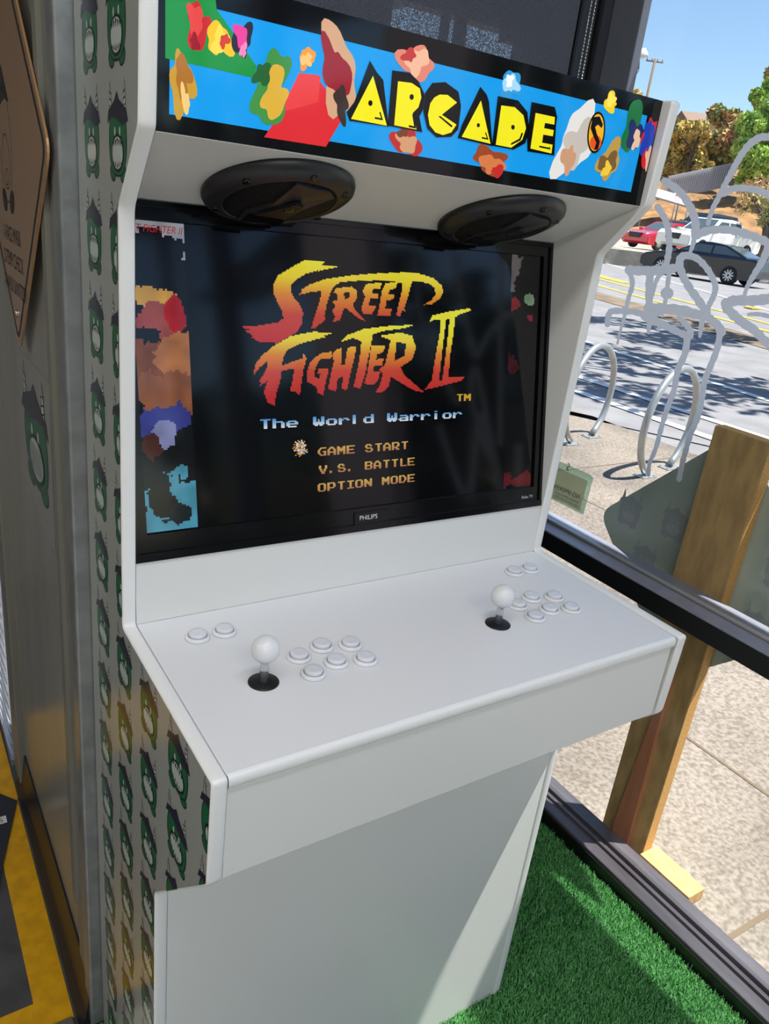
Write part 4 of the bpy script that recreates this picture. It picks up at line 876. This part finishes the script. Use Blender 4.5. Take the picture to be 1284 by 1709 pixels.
# ---- cars
TYRE = mat('tyre_rubber', (24, 24, 26), 0.8); RIM = mat('alloy_rim', (196, 198, 204), 0.3, metal=0.7); CGL = mat('car_glass', (74, 90, 96), 0.08, spec=0.7); CGD = mat('dark_car_glass', (28, 34, 40), 0.08, spec=0.7)
LAMP = mat('headlamp_glass', (225, 228, 232), 0.15); TAIL = mat('tail_lamp', (190, 24, 34), 0.25); GRIL = mat('black_grille', (22, 22, 24), 0.4); CHR = mat('chrome_trim', (220, 222, 226), 0.15, metal=0.9)
def car(name, label, base, head, L, Wd, body, cabin, paint, wheels, wr, belt, glass=CGL, grille=True, cat='car'):
    """base: ground point under the centre; head: heading; body/cabin: side outlines (along, up); y across"""
    h = Vector((head[0], head[1], 0)).normalized(); sd = Vector((-h.y, h.x, 0)); t = thing(name, label, cat, base)
    L3 = lambda a, s_, z: Vector(base)+h*a+sd*s_+Vector((0, 0, z))
    mb = MB(); rows = []
    for s_, k, dz in ((-1, 0.90, 0.03), (-0.965, 0.975, 0.01), (-0.86, 1.0, 0), (0.86, 1.0, 0), (0.965, 0.975, 0.01), (1, 0.90, 0.03)):
        rows.append([L3(a*(0.985 if abs(s_) == 1 else 1), s_*Wd/2, (z-0.45)*k+0.45-dz) for a, z in body])
    mb.grid(rows, 0, closed=True, smooth=False, capa=True, capb=True); bd = mb.build('body', paint, t)
    mb = MB(); rows = []
    for s_ in (-1, 1): rows.append([L3(a, s_*(Wd/2*0.90-(z-belt)*0.30), z) for a, z in cabin])
    mb.grid(rows, 0, closed=True, smooth=False, capa=True, capb=True); cb = mb.build('cabin', paint, t)
    # windows: side panes, windscreen, rear window
    bot0, bot1 = cabin[0], cabin[-1]; tops = cabin[1:-1]; tz = max(z for a, z in cabin)
    def lerp(p, q, k): return (p[0]+(q[0]-p[0])*k, p[1]+(q[1]-p[1])*k)
    for s_ in (-1, 1):
        S = lambda a, z: L3(a, s_*(Wd/2*0.90-(z-belt)*0.30+0.008), z)
        xr = lerp(bot0, tops[0], 0.86); xf = lerp(bot1, tops[-1], 0.86); r0 = lerp(bot0, tops[0], 0.12); f0 = lerp(bot1, tops[-1], 0.10); mid = (r0[0]+f0[0])/2-0.05
        zt = min(xr[1], xf[1])
        for a0_, a1_, b0_, b1_ in ((r0[0]+0.14, mid-0.04, xr[0]+0.16, mid-0.04), (mid+0.04, f0[0]-0.16, mid+0.04, xf[0]-0.12)):
            mb = MB(); mb.poly([S(a0_, r0[1]), S(a1_, r0[1]), S(b1_, zt), S(b0_, zt)]); mb.build('side_window', glass, cb)
    for nm, p, q_, sg in (('rear_window', bot0, tops[0], -1), ('windscreen', bot1, tops[-1], 1)):
        nv = Vector((q_[1]-p[1], -(q_[0]-p[0]))).normalized()*0.008*(1 if sg > 0 else -1); nv = Vector((abs(nv.x)*sg, abs(nv.y)))
        mb = MB(); a_, b_ = lerp(p, q_, 0.1), lerp(p, q_, 0.92); wl = lambda z: Wd/2*0.90-(z-belt)*0.30-0.09
        mb.poly([L3(a_[0]+nv.x, -wl(a_[1]), a_[1]+nv.y), L3(a_[0]+nv.x, wl(a_[1]), a_[1]+nv.y), L3(b_[0]+nv.x, wl(b_[1]), b_[1]+nv.y), L3(b_[0]+nv.x, -wl(b_[1]), b_[1]+nv.y)]); mb.build(nm, glass, cb)
    for a in wheels:
        for s_ in (-1, 1):
            c = L3(a, s_*(Wd/2-0.10), wr); Mx = frame(c, sd*s_, h)
            mb = MB(); mb.lathe([(wr*0.66, -0.11), (wr*0.97, -0.1), (wr, -0.06), (wr, 0.08), (wr*0.96, 0.115), (wr*0.68, 0.12), (wr*0.66, 0.09)], Mx, 28); wl_ = mb.build('wheel', TYRE, t)
            mb = MB(); mb.lathe([(wr*0.68, 0.118), (wr*0.6, 0.122), (wr*0.58, 0.10), (0.03, 0.085), (0, 0.085)], Mx, 24, 0)
            for k in range(10):
                q0 = 2*math.pi*k/10; mb.prism([(0.05*math.cos(q0-0.5), 0.05*math.sin(q0-0.5)), (wr*0.62*math.cos(q0-0.09), wr*0.62*math.sin(q0-0.09)), (wr*0.62*math.cos(q0+0.09), wr*0.62*math.sin(q0+0.09)), (0.05*math.cos(q0+0.5), 0.05*math.sin(q0+0.5))], lambda a_, b_, t_: Mx @ Vector((a_, b_, t_)), 0.10, 0.128, 1)
            mb.build('rim', [GRIL, RIM], wl_)
    xf, xr = max(a for a, z in body), min(a for a, z in body)
    for s_ in (-1, 1):
        mb = MB(); c = L3(xf-0.16, s_*(Wd/2-0.22), belt-0.24)
        mb.lathe([(0.13, -0.03), (0.12, 0.02), (0.07, 0.04), (0, 0.045)], frame(c, h+sd*s_*0.5, (0, 0, 1)), 16, sx=0.5); mb.build('headlamp', LAMP, t)
        mb = MB(); c = L3(xr+0.09, s_*(Wd/2-0.20), belt-0.14)
        mb.lathe([(0.15, -0.03), (0.14, 0.03), (0.08, 0.06), (0, 0.07)], frame(c, -h+sd*s_*0.6, (0, 0, 1)), 16, sx=0.5); mb.build('tail_lamp', TAIL, t)
        mb = MB(); mb.box(-0.06, 0.06, -0.1, 0.1, -0.06, 0.06, bev=0.03); q_ = L3(bot1[0]-0.12, s_*(Wd/2+0.05), belt+0.03); mb.v = [tuple(Vector(v)+q_) for v in mb.v]; mb.build('side_mirror', paint, t)
    if grille:
        mb = MB(); c = L3(xf-0.015, 0, belt-0.32); P = [(-0.38, -0.14), (0.38, -0.14), (0.44, 0.12), (-0.44, 0.12)]
        mb.prism(P, lambda a, b, t_: c+sd*a+Vector((0, 0, b))+h*t_, -0.06, 0.03); mb.build('grille', GRIL, t)
    return t
SEDB = [(-2.42, 0.35), (-2.46, 0.62), (-2.42, 0.95), (-2.25, 1.03), (-1.6, 1.02), (0.9, 0.98), (1.7, 0.90), (2.25, 0.78), (2.43, 0.62), (2.42, 0.35), (2.2, 0.22), (-2.2, 0.24)]
SEDC = [(-1.95, 1.00), (-0.95, 1.40), (-0.35, 1.45), (0.1, 1.43), (1.05, 0.96)]
DKB = mat('dark_blue_car_paint', (22, 28, 44), 0.16, spec=0.5, coat=0.4); REDP = mat('red_car_paint', (196, 24, 52), 0.2, coat=1.0); WHP = mat('white_car_paint', (232, 232, 230), 0.25, coat=1.0); BKP = mat('charcoal_car_paint', (48, 50, 56), 0.25, coat=1.0)
p1 = at(1214, 474, 29.5); p2 = None; best = 9
for dd in np.linspace(29.6, 42, 500):
    q = at(1104, 449, dd)
    if (q-p1).y > 0 and abs((q-p1).length-2.85) < best: best = abs((q-p1).length-2.85); p2 = q
hd_ = p2-p1; hd_.z = 0; hd_.normalize(); nrm = Vector((-hd_.y, hd_.x, 0))
if nrm.dot(CD) < 0: nrm = -nrm
cbase = (p1+p2)/2+nrm*0.82; cbase.z = gz(cbase.x, 0)-0.01
print('SEDAN', p1, p2, cbase, hd_)
car('sedan', 'dark blue four-door sedan parked along the far side of the street', cbase, hd_, 4.9, 1.82, SEDB, SEDC, DKB, (-1.42, 1.43), 0.345, 0.98)
def put_car(u, v, depth): q = at(u, v, depth); return Vector((q.x, q.y, gz(q.x, 0)-0.01)), q
b1, q = put_car(1102, 418, 42); print('RED', b1, q)
car('sedan', 'bright red sedan parked nose out at left of the white pickup', Vector((b1.x, b1.y, q.z)), (-0.93, 0.0), 4.6, 1.8, [(a*0.94, z) for a, z in SEDB], [(a*0.92-0.05, z) for a, z in SEDC], REDP, (-1.35, 1.35), 0.34, 0.98)
PKB = [(-2.7, 0.5), (-2.75, 0.75), (-2.72, 1.12), (-1.0, 1.14), (1.0, 1.16), (1.9, 1.13), (2.45, 1.06), (2.62, 0.9), (2.62, 0.5), (2.4, 0.38), (-2.4, 0.4)]
PKC = [(-1.55, 1.14), (-1.2, 1.72), (-0.5, 1.79), (0.35, 1.76), (1.15, 1.13)]
b2, q = put_car(1176, 430, 37); print('WHITE', b2, q)
car('pickup_truck', 'white pickup truck parked behind the dark blue sedan', Vector((b2.x, b2.y, q.z)), (-0.93, 0.02), 5.4, 1.9, PKB, PKC, WHP, (-1.7, 1.65), 0.40, 1.14, cat='truck')
b3, q = put_car(1168, 404, 50); print('SUV', b3, q)
car('suv', 'charcoal suv parked farther back behind the white pickup', Vector((b3.x, b3.y, q.z)), (-0.85, 0.1), 4.7, 1.9, PKB, [(-2.3, 1.14), (-2.1, 1.72), (-0.5, 1.79), (0.35, 1.76), (1.15, 1.13)], BKP, (-1.6, 1.6), 0.38, 1.14, glass=CGD)

# ---- the lot's kerb wall, hill, fence, house
GRD = mat('lot_concrete', (176, 166, 148), 0.9, noise=0.25, nscale=3)
def ribbon(name, pts, depth, hgt, th, m, label, cat, kind=None):
    P = [at(u, v, d) for (u, v), d in zip(pts, depth)]; mb = MB()
    for a, b in zip(P, P[1:]):
        d = (b-a); d.z = 0; d.normalize(); nn_ = Vector((-d.y, d.x, 0))*th/2
        c = [a-nn_, b-nn_, b+nn_, a+nn_]; lo = [x-Vector((0, 0, 0.6)) for x in c]; hi = [x+Vector((0, 0, hgt)) for x in c]
        mb.poly(hi); 
        for k in range(4): mb.poly([lo[k], lo[(k+1) % 4], hi[(k+1) % 4], hi[k]])
    c0 = P[0]
    return tag(mb.build(name, m, None, c0), label, cat, kind=kind)
ribbon('kerb_wall', [(1012, 420), (1052, 427), (1104, 436)], [37, 36, 35], 0.25, 0.3, mat('old_kerb', (170, 140, 116), 0.9, noise=0.3, nscale=4), 'low weathered kerb wall in front of the red sedan', 'kerb')
mb = MB(); hz_ = lambda u: 228.7+(u+259)/2913*362
rows = []
for d, z in ((34.4, 0.2), (34.4, 0.92), (38, 0.93), (43, 0.94), (47, 1.2), (51, 1.6)):
    row = []
    for u in (560, 760, 960, 1040, 1100, 1160, 1220, 1290, 1380, 1480):
        p = at(u, hz_(u), d); p.z = z; row.append(p)
    rows.append(row)
mb.grid(rows, smooth=False); tag(mb.build('parking_lot', GRD, None, (rows[1][5].x, rows[1][5].y, 0.9)), 'raised pale parking lot across the street', 'parking lot', kind='structure')
DRY = mat('dry_grass_hill', (172, 120, 70), 0.95, noise=0.55, nscale=0.9, rgb2=(104, 84, 58))
hillpts = [(960, 20), (1060, 20)]
mb = MB(); rows = []
tops_ = [(560, 345, 268), (760, 366, 290), (960, 392, 312), (1040, 396, 310), (1100, 398, 308), (1150, 400, 304), (1215, 404, 300), (1300, 410, 318), (1420, 425, 350)]
for k in range(9):
    t = k/8; row = []
    for (u, v0, v1) in tops_:
        d = 50+14*t; p = at(u, v0+(v1-v0)*t, d); p.z += 0.25*math.sin(u*0.05+k); row.append(p)
    rows.append(row)
rows.append([at(u, 290, 72) for (u, a_, b_) in tops_]); rows.append([at(u, 272, 90) for (u, a_, b_) in tops_]); rows.append([at(u, 268, 104) for (u, a_, b_) in tops_])
rows.insert(0, [Vector((p.x-4*CD.x, p.y-4*CD.y, -0.3)) for p in rows[0]])
mb.grid(rows); tag(mb.build('hillside', DRY, None, at(1150, 380, 55)), 'dry golden grass slope behind the parked cars', 'hill', kind='structure')
FEN = mat('corrugated_grey_fence', (205, 206, 212), 0.6)
mb = MB(); pa, pb = at(1108, 334, 61), at(1214, 312, 61); n_k = 60
top = 1.75
for k in range(n_k):
    a = pa.lerp(pb, k/n_k); b = pa.lerp(pb, (k+1)/n_k); dd = Vector((-0.12, -0.16, 0))*(k % 2); de = Vector((-0.12, -0.16, 0))*((k+1) % 2)
    mb.poly([a+dd, b+de, b+de+Vector((0, 0, top)), a+dd+Vector((0, 0, top))]); mb.poly([a+dd+Vector((.05, .1, 0)), a+dd+Vector((.05, .1, top)), b+de+Vector((.05, .1, top)), b+de+Vector((.05, .1, 0))])
    mb.poly([a+dd+Vector((0, 0, top)), b+de+Vector((0, 0, top)), b+de+Vector((.05, .1, top)), a+dd+Vector((.05, .1, top))])
tag(mb.build('corrugated_fence', FEN, None, pa), 'grey corrugated fence on top of the dry slope', 'fence')
hs = thing('house', 'brown roofed house peeping out above the trees on the hill', 'house', at(1168, 240, 95))
q = at(1168, 240, 95); ax = Vector((CR.x, CR.y, 0)).normalized(); ay = Vector((-ax.y, ax.x, 0))
Hh = lambda a, b, z: q+ax*a+ay*b+Vector((0, 0, z))
mb = MB(); mb.grid([[Hh(-2.6, -2, z), Hh(2.6, -2, z), Hh(2.6, 3, z), Hh(-2.6, 3, z)] for z in (-6, 2.2)], closed=True, smooth=False, capa=True, capb=True); mb.build('walls', mat('house_paint', (190, 178, 160), 0.8), hs)
mb = MB(); mb.prism([(-2.4, 2.1), (3.4, 2.1), (0.5, 3.4)], lambda a, b, t: Hh(t, a, b), -3.0, 3.0); mb.build('roof', mat('brown_roof', (134, 112, 96), 0.9), hs)

# ---- trees
BARK = mat('bark', (92, 82, 72), 0.9, noise=0.3, nscale=6)
LEAFC = {}
def leafm(name, c, c2): return mat(name, c, 0.7, spec=0.2, noise=0.4, nscale=0.9, rgb2=c2)
G1 = leafm('green_leaves', (112, 148, 62), (70, 104, 44)); G2 = leafm('olive_leaves', (226, 200, 128), (166, 156, 92)); G3 = leafm('russet_leaves', (206, 164, 124), (142, 152, 90)); G4 = leafm('light_green_leaves', (190, 214, 112), (132, 168, 84))
def leaves(blobs, n, sz, seed):
    r = np.random.default_rng(seed); mb_v = []
    tot = sum(b[1]**2 for b in blobs)
    for c, rad, sq in blobs:
        k = max(20, int(n*rad**2/tot)); d = r.normal(size=(k, 3)); d /= np.linalg.norm(d, axis=1)[:, None]; rr_ = rad*(0.62+0.42*r.random(k)**0.6)
        P = np.array(c)+d*rr_[:, None]*np.array([1, 1, sq])
        a = r.normal(size=(k, 3)); a /= np.linalg.norm(a, axis=1)[:, None]; b = np.cross(a, r.normal(size=(k, 3))); b /= np.linalg.norm(b, axis=1)[:, None]; s_ = sz*(0.6+0.8*r.random(k))[:, None]
        mb_v.append(np.stack([P-a*s_, P+b*s_*0.6, P+a*s_, P-b*s_*0.6], 1))
    return np.concatenate(mb_v).reshape(-1, 3)
def tree(name, label, base, h, blobs, m, n, sz, seed, trunk=0.18, cat='tree', group='trees on the slope', bare=False):
    t = thing(name, label, cat, base, group); r = random.Random(seed); base = Vector(base)
    mb = MB(); mb.tube([base-Vector((0, 0, 0.3)), base+Vector((r.uniform(-.2, .2), r.uniform(-.2, .2), h*0.35)), base+Vector((r.uniform(-.3, .3), r.uniform(-.3, .3), h*0.7))], [trunk, trunk*0.8, trunk*0.4], 8)
    for c, rad, sq in blobs:
        s_ = base+Vector((0, 0, h*r.uniform(0.25, 0.5))); e = base+Vector(c); mb.tube([s_, s_.lerp(e, 0.5)+Vector((0, 0, 0.25)), e], [trunk*0.45, trunk*0.3, trunk*0.12], 6)
        if bare:
            for k in range(9):
                d = Vector((r.gauss(0, 1), r.gauss(0, 1), abs(r.gauss(0, 0.8)))).normalized()*rad*r.uniform(0.6, 1.3); st_ = s_.lerp(e, r.uniform(0.4, 1)); mb.tube([st_, st_+d*0.5+Vector((0, 0, .1)), st_+d], [trunk*0.16, trunk*0.1, trunk*0.05], 5)
    mb.build('trunk', BARK, t)
    V = leaves([(Vector(c), rad, sq) for c, rad, sq in blobs], n, sz, seed); me = bpy.data.meshes.new('foliage'); k = len(V)//4
    me.from_pydata(V.tolist(), [], np.arange(len(V)).reshape(-1, 4).tolist()); me.materials.append(m); o = bpy.data.objects.new('foliage', me); COL.objects.link(o); o.parent = t
    return t
def blobset(u, v, depth, base, spec):
    """spec: (du, dv, radius px) crown lumps round pixel (u, v) at a distance"""
    out_ = []; r = random.Random(int(u*7+v))
    for du, dv, pr in spec:
        p = at(u+du, v+dv, depth+r.uniform(-1.5, 1.5)); out_.append((tuple(p-Vector(base)), pr*depth/FPX, 0.9))
    return out_
def hilltree(name, label, ub, vb, depth, spec, m, n, sz, seed, **kw):
    base = at(ub, vb, depth); crown_top = max(at(ub+du, vb+dv, depth).z+pr*depth/FPX for du, dv, pr in spec)
    return tree(name, label, base, crown_top-base.z, blobset(ub, vb, depth, base, spec), m, n, sz, seed, **kw)
hilltree('bushy_tree', 'rounded olive gold tree behind the corrugated fence, beside the marquee', 1145, 306, 66, [(-20, -30, 24), (10, -40, 26), (-5, -75, 28), (20, -85, 20), (-25, -60, 22), (28, -20, 20), (-28, -95, 18)], G2, 5200, 0.22, 1)
hilltree('bushy_tree', 'green and russet tree rising behind the fence right of the house roof', 1205, 300, 68, [(0, -60, 24), (15, -95, 22), (-8, -110, 16), (25, -50, 22), (8, -30, 22), (-12, -30, 18), (30, -85, 18)], G3, 5200, 0.22, 2)
hilltree('bushy_tree', 'tall yellow green tree at the right edge of the view', 1262, 330, 58, [(0, -60, 26), (20, -100, 26), (-10, -120, 22), (25, -150, 22), (30, -60, 28), (-20, -80, 20), (5, -170, 14), (28, -190, 14), (-12, -30, 20)], G4, 6400, 0.2, 3)
hilltree('bushy_tree', 'russet tipped tree standing behind the yellow green one', 1275, 320, 64, [(-5, -110, 24), (12, -150, 24), (20, -195, 16), (-20, -75, 20), (22, -110, 24)], G3, 4200, 0.22, 4)
hilltree('bushy_tree', 'pale thin tree top seen just left of the utility pole', 1066, 300, 80, [(-8, -140, 12), (-2, -110, 18), (6, -80, 20), (-12, -60, 24), (5, -40, 22)], G2, 1800, 0.25, 5)
hilltree('bare_tree', 'nearly leafless grey tree growing in front of the dry slope', 1262, 438, 40, [(0, -103, 22), (18, -128, 22), (-14, -118, 18), (26, -93, 20), (-22, -93, 14)], G3, 800, 0.10, 7, trunk=0.16, bare=True, group=None)
hilltree('bare_tree', 'dark trunked street tree at the right edge behind the sedan', 1278, 446, 36, [(2, -81, 16), (14, -111, 20), (24, -141, 24)], G3, 600, 0.1, 8, trunk=0.14, bare=True, group=None)
# street trees outside the frame that dapple the road
for k, (x, y, hgt) in enumerate(((13.4, 0.6, 6.6), (14.0, 7.0, 8.2), (9.4, 3.9, 7.0))):
    base = (x, y, gz(x, y)-0.02); r = random.Random(k+20)
    bl = [((r.uniform(-1.9, 1.5), r.uniform(-1.2, 2.4), hgt-0.6+r.uniform(-0.6, 1.0)), r.uniform(0.45, 0.95), 0.7) for _ in range(11)]
    tree('street_tree', ('leafy street tree shading the near traffic lane', 'tallest street tree, standing farthest up the road', 'leafy street tree nearest the sidewalk, shading the bike racks')[k], base, hgt, bl, G1, 1700, 0.13, 30+k, trunk=0.12, group='street trees that shade the road')
# hedge added out of view so the game screen's reflection goes dark
r = random.Random(77); bl = [(Vector((r.uniform(-1.6, 1.6), r.uniform(-3.0, 3.0), r.uniform(0.6, 2.4))), r.uniform(0.5, 0.8), 1.0) for _ in range(26)]
hg = thing('hedge', 'dark green hedge added out of view to darken the game screen reflection', 'hedge', (4.2, -6.4, -0.02))
V = leaves(bl, 5200, 0.13, 78); me = bpy.data.meshes.new('foliage'); me.from_pydata(V.tolist(), [], np.arange(len(V)).reshape(-1, 4).tolist()); me.materials.append(mat('dark_hedge_leaves', (58, 74, 44), 0.7, spec=0.1)); o = bpy.data.objects.new('foliage', me); COL.objects.link(o); o.parent = hg
mb = MB()
for k in range(7): mb.tube([(4.2+0.2*math.sin(k*2), -8.8+k*0.8, -0.02), (4.2, -8.8+k*0.8, 1.4)], [0.05, 0.03], 6)
mb.build('stems', BARK, hg)
# ---- street furniture far off
POLEM = mat('weathered_pole', (128, 112, 100), 0.9)
up_ = thing('utility_pole', 'wooden utility pole with a crossarm against the blue sky', 'utility pole', at(1076, 330, 80))
P0, P1 = at(1083, 240, 80), at(1094, 98, 80); P0.x, P0.y = P1.x, P1.y; P0.z = 0
mb = MB(); mb.tube([P0, P1], [0.16, 0.13], 8); mb.build('pole', POLEM, up_)
mb = MB(); a = Vector((CR.x, CR.y, 0)).normalized(); mb.tube([P1-a*0.9+Vector((0, 0, -.25)), P1+a*0.9+Vector((0, 0, -.25))], 0.08, 6); ca = mb.build('crossarm', POLEM, up_)
mb = MB()
for s_ in (-0.8, -0.3, 0.3, 0.8): q = P1+a*s_+Vector((0, 0, -.1)); mb.tube([q-Vector((0, 0, .1)), q+Vector((0, 0, .15))], 0.05, 6)
mb.build('insulators', mat('insulator', (120, 120, 126), 0.4), up_)
fl = thing('street_light', 'pale flood lamp on a curved arm beside the dark window post', 'street light', Vector((at(1056, 300, 30).x, at(1056, 300, 30).y, 0.2)))
q = at(1068, 92, 30); lo = at(1052, 135, 30); g0 = Vector((lo.x, lo.y, 0.2))
mb = MB(); mb.tube([g0, lo, lo.lerp(q, .5)+Vector((0.12, -0.08, -.08)), q-Vector((0, 0, 0.18))], 0.05, 8); mb.build('arm', mat('grey_pole', (110, 112, 116), 0.5), fl)
Mx = frame(q, (0.3*a.x, 0.3*a.y, -1), a)
mb = MB(); mb.lathe([(0.10, -0.22), (0.2, -0.18), (0.27, 0.05), (0.25, 0.12), (0.0, 0.12)], Mx, 16, sx=1.25); mb.build('lamp_head', mat('lamp_head_grey', (206, 204, 196), 0.4), fl)
sgp = thing('parking_sign', 'small pink and white parking sign on a thin post by the dry slope', 'sign', Vector((at(1127, 330, 44).x, at(1127, 330, 44).y, 0.2)))
q = at(1130, 330, 44); mb = MB(); mb.tube([Vector((q.x, q.y, 0.2)), q+Vector((0, 0, 0.3))], 0.035, 6); mb.build('post', MATS['grey_pole'], sgp)
mb = MB(); Mx = frame(q, -CD, a); mb.prism([(-0.17, -0.3), (0.17, -0.3), (0.17, 0.3), (-0.17, 0.3)], lambda x, y, t: Mx @ Vector((x, y, t)), 0.04, 0.055); mb.build('plate', mat('pale_pink_sign', (226, 196, 196), 0.5), sgp)
# shed roof at the left of the slope
sh = thing('carport', 'pale sloped carport roof on posts at left of the dry slope', 'carport', at(1108, 372, 52)); q = at(1112, 336, 52)
mb = MB(); P = [q-a*1.5+Vector((0, 0, 0.2)), q+a*1.6+Vector((0, 0, -0.25)), q+a*1.6+Vector((1.5, 2, 0.5)), q-a*1.5+Vector((1.5, 2, 0.9))]; mb.poly(P); mb.poly([p+Vector((0, 0, .12)) for p in P])
for k in range(4): mb.poly([P[k], P[(k+1) % 4], P[(k+1) % 4]+Vector((0, 0, .12)), P[k]+Vector((0, 0, .12))])
mb.build('roof', mat('pale_roof', (176, 172, 160), 0.7), sh)
for p in P: mb = MB(); mb.tube([Vector((p.x, p.y, 0.1)), p], 0.07, 6); mb.build('post', MATS['grey_pole'], sh)
# ---- sunshade over the shop window (above the view); inferred from the shaded band on the turf
mb = MB(); mb.box(0.99, 1.39, Y0, 3.0, 2.35, 2.375)
for y in (-2.5, -1, 0, 2): mb.box(0.95, 0.99, y, y+0.05, 2.33, 2.38)
tag(mb.build('sunshade', DARKF2, None, (1.2, 0, 2.35)), 'dark sunshade ledge fixed above the shop window', 'sunshade')

# ================================================================== ROOM LAMPS out of view, the cool front strip added to brighten the deck
LAMPC = mat('lamp_diffuser', (255, 244, 228), 0.5, emit=5.0)
def strip_light(x, y, lx, ly, power, label):
    t = thing('ceiling_light', label, 'ceiling light', (x, y, 2.88), 'strip lights on the ceiling')
    mb = MB(); mb.box(x-lx/2, x+lx/2, y-ly/2, y+ly/2, 2.84, 2.9); mb.build('housing', mat('light_housing', (220, 220, 220), 0.5), t)
    mb = MB(); mb.box(x-lx/2+0.02, x+lx/2-0.02, y-ly/2+0.02, y+ly/2-0.02, 2.832, 2.8395); mb.build('diffuser', LAMPC, t)
    ld = bpy.data.lights.new('strip', 'AREA'); ld.shape = 'RECTANGLE'; ld.size = lx; ld.size_y = ly; ld.energy = power; ld.color = (0.78, 0.88, 1.0) if y > -1 else (1.0, 0.97, 0.93)
    lo_ = bpy.data.objects.new('strip_lamp', ld); COL.objects.link(lo_); lo_.parent = t; lo_.location = (0, 0, -0.055)
strip_light(-0.55, -0.50, 1.7, 0.25, 7, 'strip light added on the ceiling in front of the cabinet to brighten the deck'); strip_light(-1.2, -2.2, 2.4, 0.3, 25, 'strip light on the ceiling farther from the cabinet, by the shop front'); strip_light(-2.6, 0.4, 0.3, 2.4, 9, 'strip light on the ceiling at the left of the room')
